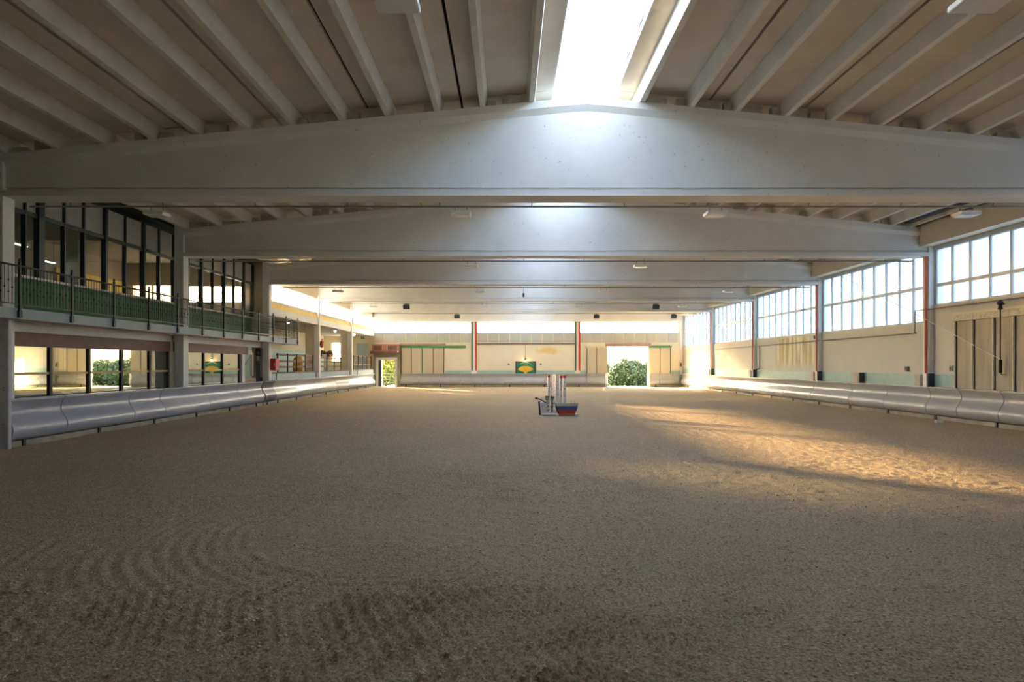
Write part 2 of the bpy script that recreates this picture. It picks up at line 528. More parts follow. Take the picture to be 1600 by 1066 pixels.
# beams
def beam(k):
    y = YB[k]
    lab = {-1: 'concrete roof beam over the unseen end of the hall', 0: 'concrete roof beam above the camera position'}.get(
        k, 'white tapered concrete roof beam, %s from the front of the hall' % ORD[k - 1] if k > 0 else '')
    e = empty('roof_beam', (RIDGE, y + 0.3, BEAM_LO), lab, 'beam', 'tapered concrete roof beams', 'structure')
    rings = []
    x0, x1 = XL - 0.06, XR + 0.06
    for x in [x0, -6, -2, 0.2, 0.9, RIDGE - 0.3, RIDGE, RIDGE + 0.3, 2.3, 3.0, 5, 9, x1]:
        zt = zr(x) - 0.004
        zl = BEAM_LO
        rings.append([(x, y, zl), (x, y + 0.6, zl), (x, y + 0.6, zl + 0.12), (x, y + 0.48, zl + 0.12), (x, y + 0.48, zl + 0.175), (x, y + 0.52, zl + 0.18), (x, y + 0.52, zt - 0.27), (x, y + 0.6, zt - 0.15),
                      (x, y + 0.6, zt), (x, y, zt), (x, y, zt - 0.15), (x, y + 0.08, zt - 0.27), (x, y + 0.08, zl + 0.19), (x, y + 0.13, zl + 0.185), (x, y + 0.13, zl + 0.12), (x, y, zl + 0.12)])
    MB().loft(rings).build('beam_body', M['concrete'], e)
    # filler blocks on the top flange between the ribs
    ribs_ = sorted([a + (b - a) * f for (a, b) in lefts + rights for f in (0.24, 0.76)])
    r_ = random.Random(k + 50)
    for a, b in zip(ribs_, ribs_[1:]):
        if a < SKX0 < b:
            continue
        x = a + 0.09
        while x < b - 0.2:
            w = min(r_.uniform(0.18, 0.55), b - 0.09 - x)
            if r_.random() < 0.72 and w > 0.1:
                zt = min(zr(x), zr(x + w))
                MB().box(x, x + w, y + 0.12, y + 0.27, zt - 0.003, zt + r_.uniform(0.13, 0.26)).build('filler_block', M['block'], e)
            x += w + r_.uniform(0.02, 0.2)
    # ridge nibs under the skylight
    for xx in (SKX0 + 0.05, SKX0 + 0.45, SKX1 - 0.5, SKX1 - 0.1):
        MB().box(xx, xx + 0.07, y + 0.05, y + 0.35, zr(xx) - 0.02, zr(xx) + 0.14).build('ridge_nib', M['concrete'], e)
    return e
for k in range(-1, 6):
    beam(k)

# eave beams, gutters
MB().box(13.3, 13.9, YFRONT, YBACK + 0.3, 5.60, 6.27).box(13.5, 13.9, YFRONT, YBACK + 0.3, 6.27, 6.6).build('eave_beam', M['cream'], label='cream eave beam above the high windows of the wall with the sliding door', cat='beam', kind='structure')
B(12.75, 13.28, YB[1] + 0.65, YB[2] - 0.01, 6.33, 6.36).build('eave_gutter', M['slate'], label='dark slate gutter strip beside the cream eave beam', cat='gutter', kind='structure')
B(-11.45, -10.96, YFRONT, YBACK + 0.3, 6.27, 6.58).build('eave_beam', M['dteal'], label='dark eave beam above the glazed gallery', cat='beam', kind='structure')

# conduits and lamps under the beams
for k in range(0, 6):
    y = YB[k] + 0.66
    z = BEAM_LO - 0.07
    e = empty('conduit', (RIDGE, y, z), 'thin metal conduit clipped under the roof beam, %s from the front' % ORD[max(k - 1, 0)] if k > 0 else 'thin metal conduit under the roof beam above the camera',
              'conduit', 'conduits under the roof beams')
    MB().tube([(XL + 0.1, y, z), (XR - 0.1, y, z)], 0.022, 6).build('pipe', M['pipe'], e)
    for i in range(12):
        x = XL + 1 + i * 2.0
        MB().tube([(x, y, z), (x, y - 0.03, z + 0.09)], 0.008, 5).build('hanger', M['dgrey'], e)

def lamp(x, y, z, lab, w=0.42):
    e = empty('hanging_lamp', (x, y, z), lab, 'lamp', 'flat lamps hung under the beams')
    MB().bevbox(x - w / 2, x + w / 2, y - 0.19, y + 0.19, z, z + 0.075, 0.012).build('housing', M['lampw'], e)
    MB().box(x - w / 2 + 0.03, x + w / 2 - 0.03, y - 0.16, y + 0.16, z - 0.012, z - 0.0005).build('diffuser', M['lampd'], e)
    for s in (-1, 1):
        MB().tube([(x + s * w * 0.3, y, z + 0.074), (x + s * w * 0.3, y, z + 0.174)], 0.007, 5).build('hanger', M['dgrey'], e)
def px(xp, yp, Y):
    """a point of the place at distance Y, read from the photograph"""
    return ((xp - 795) * Y / 1067, Y, 1.8 + (569 - yp) * Y / 1067)
for (k, xp, lab) in [(1, 245, 'nearest the gallery'), (1, 720, 'beside the middle'), (1, 1118, 'towards the high windows'), (1, 1510, 'closest to the high windows'),
                     (2, 737, 'on the gallery half'), (2, 1001, 'on the window half'), (3, 528, 'closest to the yellow band'), (3, 750, 'on the gallery half'), (3, 943, 'on the window half'), (3, 1138, 'close to the high windows'),
                     (4, 583, 'closest to the gallery'), (4, 757, 'on the gallery half'), (4, 905, 'on the window half'), (4, 1066, 'close to the high windows')]:
    Y = YB[k] + 0.66
    X = (xp - 795) * Y / 1067
    lamp(X, Y, BEAM_LO - 0.27, 'flat white lamp under the %s beam, %s' % (ORD[k - 1], lab), 0.44)
lamp(-1.28, 7.8, 5.9, 'flat white lamp at the top edge of the view, left of the skylight', 0.5)
lamp(5.4, 7.8, 5.9, 'flat white lamp near the roof at the top right corner of the view', 0.55)

def floodlight(x, y, z, lab):
    e = empty('floodlight', (x, y, z), lab, 'floodlight', 'dark floodlights at the far end')
    MB().loft([[(x - 0.19, y - 0.10, z - 0.05), (x + 0.19, y - 0.10, z - 0.05), (x + 0.19, y + 0.04, z - 0.24), (x - 0.19, y + 0.04, z - 0.24)],
               [(x - 0.15, y + 0.10, z + 0.06), (x + 0.15, y + 0.10, z + 0.06), (x + 0.15, y + 0.20, z - 0.08), (x - 0.15, y + 0.20, z - 0.08)]]).build('housing', M['dgrey'], e)
    MB().loft([[(x - 0.16, y - 0.107, z - 0.072), (x + 0.16, y - 0.107, z - 0.072), (x + 0.16, y + 0.02, z - 0.228), (x - 0.16, y + 0.02, z - 0.228)],
               [(x - 0.16, y - 0.097, z - 0.062), (x + 0.16, y - 0.097, z - 0.062), (x + 0.16, y + 0.03, z - 0.218), (x - 0.16, y + 0.03, z - 0.218)]]).build('lens', M['slate'], e)
    MB().box(x - 0.03, x + 0.03, y + 0.02, y + 0.08, z + 0.0, z + 0.066).build('bracket', M['dgrey'], e)
for (xp, yp, Y, lab) in [(635, 481, YB[4] + 0.66, 'dark floodlight under the fourth beam on the gallery side'), (1025, 481, YB[4] + 0.66, 'dark floodlight under the fourth beam on the window side'),
                         (714, 497, YB[5] + 0.66, 'dark floodlight under the fifth beam left of the striped pilaster'), (932, 496, YB[5] + 0.66, 'dark floodlight under the fifth beam left of the gateway'),
                         (1053, 497, YB[5] + 0.66, 'dark floodlight under the fifth beam in the far window corner')]:
    floodlight((xp - 795) * Y / 1067, Y, BEAM_LO - 0.16, lab)
Y = YB[3] + 0.66
e = empty('hanging_sensor', ((818 - 795) * Y / 1067, Y, 4.9), 'small dark sensor hanging under the third beam at mid hall', 'sensor')
xx = (818 - 795) * Y / 1067
MB().tube([(xx, Y, 5.2), (xx, Y, 4.98)], 0.008, 5).build('cable', M['dgrey'], e)
MB().lathe(xx, Y, [(0.03, 4.8), (0.05, 4.83), (0.05, 4.94), (0.02, 4.99)], 10).build('housing', M['dgrey'], e)

# ------------------------------------------------------------------ columns
for k in range(-1, 7):
    y = YB[k]
    n = {-1: 'unseen', 0: 'nearest unseen'}.get(k, ORD[k - 1] if k > 0 else '')
    e = empty('column', (XL - 0.15, y + 0.15, 0), 'white square concrete column on the gallery side, %s from the front' % n, 'column', 'columns of the gallery side', 'structure')
    MB().bevbox(XL - 0.30, XL, y, y + 0.36, 0.0, 6.3, 0.015).build('shaft', M['white'], e)
    if k >= 3:
        MB().box(XL - 0.8, XL - 0.31, y + 0.12, y + 0.46, 1.2, 4.0).build('pillar', M['cream'], e)
    if k <= 5:
        e = empty('column', (XR + 0.07, y + 0.15, 0), 'pale concrete column with a red downpipe on the window wall, %s from the front' % n, 'column', 'columns of the window wall', 'structure')
        MB().bevbox(XR, XWR + 0.1, y, y + 0.34, 0.0, 5.6, 0.012).build('shaft', M['white'], e)
        MB().tube([(XR - 0.045, y + 0.10, 1.5), (XR - 0.045, y + 0.10, 5.28)], 0.036, 10).build('downpipe', M['redpipe'], e, smooth=True)
        MB().box(XR - 0.06, XR - 0.005, y - 0.04, y + 0.04, 1.04, 1.5).build('steel_shoe', M['dgrey'], e)
        MB().box(XR - 0.0, XR + 0.14, y - 0.05, y - 0.005, 1.04, 1.5).build('steel_shoe', M['slate'], e)
        MB().bevbox(XR - 0.06, XR + 0.1, y + 0.36, y + 0.72, 1.02, 1.46, 0.03).build('concrete_pad', M['block'], e)

# steel post wrapped in front of the first column
e = empty('steel_post', (-10.38, 14.12, 0), 'silver grey sheet-wrapped post in front of the kick board at the near end', 'post')
MB().bevbox(-10.47, -10.28, 14.02, 14.13, 0, 2.74, 0.015).build('post_sheet', M['steelpost'], e)
for z in (0.55, 1.25, 1.3):
    MB().lathe(-10.37, 14.015, [(0.0, z), (0.015, z + 0.004), (0.015, z + 0.02), (0.0, z + 0.024)], 8).build('bolt', M['dgrey'], e)

# ------------------------------------------------------------------ right wall and its windows
def stained_wall():
    m = mat('stained_cream_plaster', (208, 205, 195), 0.8, vary=0.04, scale=0.8)
    n, l = m.node_tree.nodes, m.node_tree.links
    p = n['Principled BSDF']
    src = p.inputs['Base Color'].links[0].from_socket
    geo = n.new('ShaderNodeNewGeometry')
    mp = n.new('ShaderNodeMapping'); mp.inputs['Scale'].default_value = (1, 1.6, 0.22)
    l.new(geo.outputs['Position'], mp.inputs['Vector'])
    t = n.new('ShaderNodeTexNoise'); t.inputs['Scale'].default_value = 2.2; t.inputs['Detail'].default_value = 6
    l.new(mp.outputs['Vector'], t.inputs['Vector'])
    sep = n.new('ShaderNodeSeparateXYZ'); l.new(geo.outputs['Position'], sep.inputs[0])
    def rng_(sock, a, b, c, d):
        m1 = n.new('ShaderNodeMapRange'); m1.interpolation_type = 'SMOOTHSTEP'; m1.inputs[1].default_value = a; m1.inputs[2].default_value = b
        m2 = n.new('ShaderNodeMapRange'); m2.interpolation_type = 'SMOOTHSTEP'; m2.inputs[1].default_value = c; m2.inputs[2].default_value = d
        m2.inputs[3].default_value = 1; m2.inputs[4].default_value = 0
        l.new(sock, m1.inputs[0]); l.new(sock, m2.inputs[0])
        mm = n.new('ShaderNodeMath'); mm.operation = 'MULTIPLY'
        l.new(m1.outputs[0], mm.inputs[0]); l.new(m2.outputs[0], mm.inputs[1]); return mm.outputs[0]
    wy = rng_(sep.outputs['Y'], 30.0, 30.8, 34.6, 35.4)
    wz = rng_(sep.outputs['Z'], 1.5, 2.0, 3.0, 3.2)
    a = n.new('ShaderNodeMath'); a.operation = 'MULTIPLY'; l.new(wy, a.inputs[0]); l.new(wz, a.inputs[1])
    r = n.new('ShaderNodeValToRGB'); r.color_ramp.elements[0].position = 0.42; r.color_ramp.elements[1].position = 0.6
    l.new(t.outputs['Fac'], r.inputs['Fac'])
    mx = n.new('ShaderNodeMix'); mx.data_type = 'RGBA'
    mx.inputs[6].default_value = (*lin((196, 180, 128)), 1); mx.inputs[7].default_value = (*lin((232, 226, 204)), 1)
    l.new(r.outputs['Color'], mx.inputs[0])
    mx2 = n.new('ShaderNodeMix'); mx2.data_type = 'RGBA'
    l.new(a.outputs[0], mx2.inputs[0]); l.new(src, mx2.inputs[6]); l.new(mx.outputs[2], mx2.inputs[7])
    l.new(mx2.outputs[2], p.inputs['Base Color'])
    return m
M['stained'] = stained_wall()
holes_r = []
for k in range(0, 6):  # unseen bay nearest the front wall kept windowless to darken the near floor
    y0 = YB[k] + 0.35
    y1 = (YB[k + 1] if k < 5 else YBACK - 0.05) - 0.02
    sill = 3.66 if k == 1 else 3.15
    holes_r.append((y0, y1, sill, 5.56, k))
wr = empty('wall_right', (XWR + 0.15, 26, 0), 'cream plaster wall with the high frosted windows', 'wall', kind='structure')
rect_wall(MB(), 'y', XWR, XWR + 0.3, YFRONT, YBACK + 0.3, 0, 6.0, [h[:4] for h in holes_r]).build('wall_body', M['stained'], wr)
for k in range(-1, 6):
    y0, y1 = YB[k] + 0.36, (YB[k + 1] if k < 5 else YBACK) - 0.03
    if k == 1: y0, y1 = 20.95, y1
    if k < 1: continue
    MB().box(XWR - 0.015, XWR - 0.0005, y0, y1, 0.4, 1.47).build('wainscot_band', M['teal'], wr)
e = empty('buttress_pad', (XWR - 0.1, 26.5, 1.07), 'rough concrete pad with a dark steel shoe on the kick board at mid bay', 'pad')
MB().bevbox(XWR - 0.2, XWR - 0.02, 26.45, 26.85, 1.07, 1.46, 0.03).build('concrete_pad', M['block'], e)
MB().box(XWR - 0.22, XWR - 0.02, 26.30, 26.44, 1.07, 1.47).build('steel_shoe', M['dgrey'], e)
# windows
for (y0, y1, z0, z1, k) in holes_r:
    nb = {-1: 'behind the camera', 0: 'beside the camera'}.get(k)
    lab = 'high frosted window band %s on the window wall' % nb if nb else 'high frosted window band, %s bay from the front of the hall' % ORD[k - 1]
    e = empty('window_%d' % (k + 2), (XWR + 0.1, (y0 + y1) / 2, z0), lab, 'window', 'frosted window bands', 'structure')
    xm = XWR + 0.06
    zm = 4.33
    MB().box(XWR - 0.01, XWR + 0.14, y0, y1, z1 - 0.10, z1 - 0.001).build('head_rail', M['alu'], e)
    MB().box(XWR - 0.02, XWR + 0.14, y0, y1, z0 + 0.001, z0 + 0.06).build('sill_rail', M['alu'], e)
    MB().box(XWR + 0.02, XWR + 0.1, y0, y1, zm - 0.05, zm + 0.05).build('transom', M['alu'], e)
    n = 9
    for i in range(n + 1):
        y = y0 + (y1 - y0) * i / n
        yc = min(max(y, y0 + 0.046), y1 - 0.046)
        MB().box(XWR + 0.021, XWR + 0.099, yc - 0.045, yc + 0.045, z0 + 0.06, z1 - 0.1).build('mullion', M['alu'], e)
        if i < n:
            ya, yb = y + 0.045, y + (y1 - y0) / n - 0.045
            for (za, zb) in ((z0 + 0.06, zm - 0.05), (zm + 0.05, z1 - 0.1)):
                MB().add([(xm, ya, za), (xm, yb, za), (xm, yb, zb), (xm, ya, zb)], [(0, 1, 2, 3)]).build('pane', M['pane_r'], e)

# pipe along the right wall
e = empty('wall_pipe', (13.6, 30, 2.8), 'thin grey pipe running along the window wall under the sills', 'pipe')
MB().tube([(13.62, 15, 3.56), (13.5, 22.1, 3.56), (13.45, 22.6, 3.56), (13.45, 22.62, 2.84), (13.66, 22.9, 2.84), (13.66, 29.7, 2.82)], 0.022, 6).build('pipe_run', M['pipe'], e)
MB().tube([(13.5, 29.75, 2.82), (13.5, 30.4, 2.82), (13.66, 30.8, 2.82), (13.66, 37.5, 2.78)], 0.02, 6).build('pipe_run', M['pipe'], e)
MB().tube([(13.5, 37.6, 2.78), (13.5, 38.3, 2.78), (13.66, 38.6, 2.78), (13.66, 45.2, 2.76)], 0.02, 6).build('pipe_run', M['pipe'], e)
MB().tube([(13.66, 37.2, 2.78), (13.66, 37.2, 1.55)], 0.03, 6).build('drop_pipe', M['pipe'], e)
MB().tube([(13.66, 37.2, 1.55), (13.55, 37.35, 1.5)], 0.035, 6).build('pipe_tap', M['dgrey'], e)
MB().tube([(13.55, 30.1, 3.0), (13.42, 30.02, 3.02), (13.42, 29.95, 2.9)], 0.04, 6).build('pipe_valve', M['green'], e)

# weathered sliding door on the right wall
e = empty('door_1', (13.64, 18, 1.0), 'weathered beige sliding door with four tall leaves on the window wall', 'door', kind='structure')
MB().box(13.56, 13.70, 14.6, 20.9, 3.10, 3.28).build('door_rail', M['oldrail'], e)
MB().box(13.62, 13.70, 14.6, 20.95, 3.29, 3.36).build('cover_strip', M['cream'], e)
ysd = [20.80, 20.0, 19.15, 18.38, 17.55, 16.7, 15.9, 15.1]
for a, b in zip(ysd, ysd[1:]):
    MB().box(13.62, 13.69, b + 0.05, a - 0.05, 1.06, 3.09).build('door_leaf', M['olddoor'], e)
for y in ysd:
    MB().box(13.585, 13.70, y - 0.048, y + 0.012, 1.06, 3.095).build('door_stile', M['dgrey'], e)
    MB().box(13.585, 13.70, y + 0.0125, y + 0.047, 1.06, 3.095).build('door_edge', M['oldrail'], e)
e = empty('hanging_rod', (13.5, 18.75, 1.5), 'thin rusty rod with a valve on top and black handle before the sliding door', 'rod')
MB().tube([(13.5, 18.75, 3.5), (13.5, 18.75, 1.55)], 0.018, 8).build('rod', M['dark_frame'], e)
MB().tube([(13.5, 18.75, 1.92), (13.5, 18.75, 1.56)], 0.045, 8).build('handle', M['black'], e)
MB().tube([(13.5, 18.75, 1.56), (13.5, 18.68, 1.5), (13.5, 18.60, 1.52)], 0.014, 6).build('hook', M['dgrey'], e)
MB().lathe(13.5, 18.75, [(0.02, 3.28), (0.07, 3.31), (0.05, 3.36), (0.05, 3.42), (0.09, 3.46), (0.06, 3.52), (0.02, 3.56)], 10).build('valve', M['dark_frame'], e)
MB().tube([(13.62, 18.75, 3.45), (13.5, 18.75, 3.45)], 0.02, 6).build('elbow', M['dgrey'], e)
MB().tube([(13.5, 18.72, 1.92), (13.48, 23.0, 3.6), (13.46, 27.7, 5.38)], 0.010, 6).build('white_line', M['white'], label='thin straight white line rising from the black handle across the window bay', cat='cord')  # thin white tube from the handle up to roof height
for (Y, Z, lab) in ((23.45, 1.55, 'small grey switch box on the cream wall left of the red downpipe'), (21.05, 1.58, 'small grey switch box between the red downpipe and the sliding door')):
    e = empty('switch_box', (13.66, Y, Z), lab, 'switch box', 'switch boxes on the window wall')
    MB().bevbox(13.63, 13.719, Y - 0.07, Y + 0.09, Z, Z + 0.17, 0.01).build('box_body', M['pipe'], e)
    MB().box(13.622, 13.6295, Y - 0.03, Y + 0.05, Z + 0.04, Z + 0.13).build('box_cover', M['dgrey'], e)
MB().bevbox(12.85, 13.07, 20.5, 20.62, 0.02, 0.11, 0.015).build('loose_brick', M['white'], label='white block lying on the sand beneath the kick board by the sliding door', cat='block')

# ------------------------------------------------------------------ kick boards
XM = -10.95
PROF = [(0.0, 1.065), (0.135, 1.065), (0.15, 1.05), (0.15, 1.025), (0.115, 0.985), (0.075, 0.92), (0.05, 0.85), (0.045, 0.79), (0.06, 0.72), (0.10, 0.65), (0.155, 0.57), (0.195, 0.49),
        (0.21, 0.42), (0.205, 0.34), (0.18, 0.27), (0.13, 0.215), (0.06, 0.18), (0.0, 0.17)]
def kick_run(name, lab, axis, base, sgn, seams, mats, kerb=True):
    c = (seams[0] + seams[-1]) / 2
    e = empty(name, (base, c, 0) if axis == 'y' else (c, base, 0), lab, 'kick board', 'curved kick boards around the arena')
    for i, (a, b) in enumerate(zip(seams, seams[1:])):
        lo, hi = min(a, b) + 0.015, max(a, b) - 0.015
        m = mats(i)
        rings = []
        for t in (lo, hi):
            if axis == 'y': rings.append([(base + sgn * (u + 0.0), t, z) for u, z in PROF])
            else: rings.append([(t, base + sgn * u, z) for u, z in PROF])
        MB().loft(rings).build('kick_panel', m, e, smooth=True)
    lo, hi = min(seams), max(seams)
    far = {13.58: 13.70, 53.38: 53.495}.get(base, XM + 0.21 if seams[0] < 29 else -10.555)
    if axis == 'y' and abs(far - base) > 0.01:
        cuts = [lo] + [c for k in range(-1, 7) for c in (YB[k] - 0.06, YB[k] + 0.74) if lo < c < hi] + [hi]
        for ca_, cb_ in zip(cuts, cuts[1:]):
            if not any(YB[k] - 0.07 < (ca_ + cb_) / 2 < YB[k] + 0.75 for k in range(-1, 7)):
                MB().box(base, far, ca_, cb_, 1.02, 1.055).build('top_ledge', M['kick'], e)
    if axis == 'x': MB().box(lo, hi, base, far, 1.02, 1.055).build('top_ledge', M['kick'], e)
    if axis == 'y': MB().box(base, base + sgn * 0.10, lo, hi, 0, 0.168).build('kerb', M['kerb'], e)
    else: MB().box(lo, hi, base, base + sgn * 0.08, 0, 0.168).build('kerb', M['kerb'], e)
    t = lo + 0.4
    while t < hi:
        if axis == 'y': MB().box(base + sgn * 0.101, base + sgn * 0.14, t, t + 0.09, 0.0, 0.185).build('support_foot', M['dark_frame'], e)
        else: MB().box(t, t + 0.09, base + sgn * 0.081, base + sgn * 0.12, 0.0, 0.185).build('support_foot', M['dark_frame'], e)
        t += 2.7
    return e
kick_run('kick_board', 'slate grey curved kick board below the mirrors of the gallery side', 'y', -10.52, 1, [14.2, 15.96, 18.83, 20.5, 23.6, 26.4, 28.9], lambda i: M['kick_l'])
kick_run('kick_board', 'dark slate section of kick board between the two runs of the gallery side', 'y', -10.50, 1, [28.92, 30.3], lambda i: M['kick_d'])
kick_run('kick_board', 'pale grey curved kick board below the blue parapet towards the far door', 'y', -10.52, 1, [30.32, 33.5, 36.8, 38.1, 41.2, 44.2, 47.2, 50.2, 52.7], lambda i: M['kick'])
kick_run('kick_board', 'long grey curved kick board along the window wall', 'y', 13.58, -1, [10.3, 12.3, 15.4, 18.66, 20.4, 21.9, 24.4, 26.9, 30.3, 33.3, 36.9, 40, 43, 46, 49, 51.4, 53.2], lambda i: M['kick'])
sb = [(p - 795) / 19.944 for p in (626, 655, 687, 720, 754, 786, 819, 851, 884, 916, 945.5)]
kick_run('kick_board', 'grey kick board along the far wall between the small door and the gateway', 'x', 53.38, -1, sb, lambda i: M['kick'])
kick_run('kick_board', 'short grey kick board on the far wall between gateway and window wall', 'x', 53.38, -1, [11.02, 11.75, 13.3], lambda i: M['kick'])
# white end caps at the gateway
for (x, s, lab) in ((7.62, 1, 'white rounded kick board end on the left of the gateway'), (10.93, -1, 'white rounded kick board end on the right of the gateway')):
    mb = MB()
    rings = []
    for t, f in ((0, 1.0), (0.08, 1.0), (0.15, 0.85), (0.19, 0.55)):
        xx = x + s * (t - 0.08)
        rings.append([(xx, 53.40 - (u + 0.03) * f, 0.02 + (z - 0.02) * (0.9 + 0.1 * f)) for u, z in PROF[1:-1]] + [(xx, 53.49, 0.2), (xx, 53.49, 1.03)])
    mb.loft(rings).build('kick_board_end', M['white'], label=lab, cat='end cap', group='kick board ends at the gateway', smooth=True)

# ------------------------------------------------------------------ back wall
def gx(p): return (p - 795) / 19.944
def gz(p): return 1.8 + (569 - p) / 19.944
GATE = (7.72, 10.93, -0.1, 3.17)
DOOR = (-9.95, -8.93, -0.1, 2.1)
GWIN = (-13.9, -12.9, 2.0, 3.45)
CL0, CL1 = 4.23, 5.10
bays = [(gx(583) , gx(736)), (gx(745.5), gx(898)), (gx(906), gx(1060))]
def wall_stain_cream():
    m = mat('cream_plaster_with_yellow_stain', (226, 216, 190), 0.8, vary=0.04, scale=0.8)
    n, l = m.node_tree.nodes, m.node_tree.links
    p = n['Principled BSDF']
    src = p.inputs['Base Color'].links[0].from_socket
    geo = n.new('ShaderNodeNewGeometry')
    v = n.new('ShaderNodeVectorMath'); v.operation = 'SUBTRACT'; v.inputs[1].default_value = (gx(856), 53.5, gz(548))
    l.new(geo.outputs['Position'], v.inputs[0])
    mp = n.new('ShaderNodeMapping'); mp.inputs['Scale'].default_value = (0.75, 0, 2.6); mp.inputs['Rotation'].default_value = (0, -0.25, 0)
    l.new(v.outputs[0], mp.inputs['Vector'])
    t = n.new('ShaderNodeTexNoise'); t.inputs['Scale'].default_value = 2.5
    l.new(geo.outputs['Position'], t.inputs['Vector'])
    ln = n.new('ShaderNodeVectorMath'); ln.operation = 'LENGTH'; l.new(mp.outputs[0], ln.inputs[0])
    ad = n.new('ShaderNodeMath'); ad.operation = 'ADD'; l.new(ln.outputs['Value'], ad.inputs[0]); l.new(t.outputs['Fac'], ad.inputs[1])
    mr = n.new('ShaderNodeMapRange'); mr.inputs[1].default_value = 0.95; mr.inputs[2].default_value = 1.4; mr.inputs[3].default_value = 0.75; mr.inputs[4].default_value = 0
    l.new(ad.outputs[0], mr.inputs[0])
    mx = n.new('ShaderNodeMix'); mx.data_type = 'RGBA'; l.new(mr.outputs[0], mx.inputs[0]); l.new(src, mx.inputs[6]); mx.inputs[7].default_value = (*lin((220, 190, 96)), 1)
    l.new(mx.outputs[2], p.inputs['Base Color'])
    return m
wb = empty('wall_back', (0, YBACK + 0.15, 0), 'cream far wall with gateway and clerestory', 'wall', kind='structure')
rect_wall(MB(), 'x', YBACK, YBACK + 0.3, -15.0, 14.02, 0, 6.3,
          [GATE, DOOR, GWIN] + [(a, b, CL0, CL1) for a, b in bays]).build('wall_body', wall_stain_cream(), wb)
MB().box(XL, XWR, YBACK + 0.301, YBACK + 0.5, 6.25, 7.9).build('gable', M['cream'], wb)
MB().box(XL, XWR, YBACK - 0.02, YBACK + 0.25, 6.3, 7.4).build('gable_face', M['concrete'], wb)
# teal band
for (a, b) in ((gx(695), gx(736.5)), (gx(745.5), gx(898)), (gx(906), gx(917)), (gx(1048), 13.55)):
    MB().box(a, b, YBACK - 0.02, YBACK - 0.0005, 0.4, gz(579)).build('wainscot_band', M['teal'], wb)
MB().box(gx(745.5), gx(898), YBACK - 0.05, YBACK - 0.001, gz(538.2), gz(536.6)).build('wall_ledge', M['brown'], wb)
# grey panels with white joints and clerestory above
for bi, (a, b) in enumerate(bays):
    w = 0.852
    n = 9
    x0 = a
    for i in range(n):
        xa, xb = a + (b - a) * i / n, a + (b - a) * (i + 1) / n
        MB().box(xa + 0.03, xb - 0.03, YBACK - 0.03, YBACK - 0.0005, gz(535.3), CL0 - 0.02).build('grey_panel', M['greypanel'], wb)
    e = empty('window_%d' % (20 + bi), ((a + b) / 2, YBACK + 0.1, CL0), 'sunlit clerestory strip high on the far wall, %s' % ['above the small door', 'above the shell emblem', 'above the gateway'][bi], 'window', 'clerestory strips of the far wall', 'structure')
    MB().box(a, b, YBACK - 0.035, YBACK + 0.12, CL0 - 0.02, CL0 + 0.03).build('sill_rail', M['alu'], e)
    MB().box(a, b, YBACK - 0.02, YBACK + 0.12, CL1 - 0.04, CL1 - 0.001).build('head_rail', M['yellow'], e)  # yellow here paints in the warm light on the beam underside
    for i in range(n + 1):
        xa = min(max(a + (b - a) * i / n, a + 0.025), b - 0.025)
        MB().box(xa - 0.022, xa + 0.022, YBACK + 0.02, YBACK + 0.10, CL0 + 0.03, CL1 - 0.04).build('mullion', M['alu'], e)
        if i < n:
            p, q_ = a + (b - a) * i / n + 0.022, a + (b - a) * (i + 1) / n - 0.022
            MB().add([(p, YBACK + 0.06, CL0 + 0.03), (q_, YBACK + 0.06, CL0 + 0.03), (q_, YBACK + 0.06, CL1 - 0.04), (p, YBACK + 0.06, CL1 - 0.04)], [(0, 1, 2, 3)]).build('pane', M['pane_b'], e)
B(XL, XR, YBACK - 0.25, YBACK - 0.036, 5.11, 5.32).build('end_beam', M['concrete'], label='pale concrete beam over the far clerestory', cat='beam', kind='structure')
B(XL, XR, YBACK - 0.2, YBACK - 0.021, 5.321, 7.3).build('end_beam', M['concrete'], label='pale gable above the far clerestory', cat='gable', kind='structure')

# pilasters with painted stripes
for (a, cols, lab) in ((gx(736.5), ('dstripe', 'white', 'red'), 'pilaster with green, white and red stripes left of the shell emblem'), (gx(898), ('dstripe', 'cream', 'red'), 'pilaster with green and red stripes beside the gateway')):
    M.setdefault('dstripe', mat('dark_green_stripe', (60, 104, 84), 0.5))
    e = empty('pilaster', (a + 0.21, YBACK - 0.05, 1.3), lab, 'pilaster', 'striped pilasters', 'structure')
    MB().box(a, a + 0.43, YBACK - 0.08, YBACK - 0.0005, 0.95, 5.1).build('shaft', M[cols[1]], e)
    MB().box(a + 0.0, a + 0.125, YBACK - 0.10, YBACK - 0.0805, gz(579), 5.09).build('stripe', M[cols[0]], e)
    MB().box(a + 0.29, a + 0.43, YBACK - 0.10, YBACK - 0.0805, gz(579), 5.09).build('stripe', M[cols[2]], e)

# closed sliding door (four leaves) on the left of the back wall
e = empty('door_2', (gx(660), YBACK - 0.06, 0.95), 'four-leaf beige sliding door under a green rail on the far wall', 'door', kind='structure')
MB().box(gx(625), gx(696), YBACK - 0.16, YBACK - 0.0005, gz(539.8), gz(536.8)).build('canopy_strip', M['strip'], e)
MB().box(gx(627), gx(728), YBACK - 0.14, YBACK - 0.0005, gz(543.8), gz(540.2)).build('door_rail', M['green'], e)
pe = [627.5, 643, 660, 677, 693.5]
for a, b in zip(pe, pe[1:]):
    MB().box(gx(a) + 0.03, gx(b) - 0.03, YBACK - 0.10, YBACK - 0.001, 1.058, gz(544)).build('door_leaf', M['doorpanel'], e)
for i, a in enumerate(pe):
    w = 0.05 if i == 2 else 0.025
    MB().box(gx(a) - w, gx(a) + w, YBACK - 0.115, YBACK - 0.001, 1.058, gz(544)).build('door_stile', M['green'] if i == 2 else M['brown'], e)
MB().box(gx(660) + 0.06, gx(660) + 0.1, YBACK - 0.14, YBACK - 0.101, 1.1, 1.3).build('handle', M['white'], e)

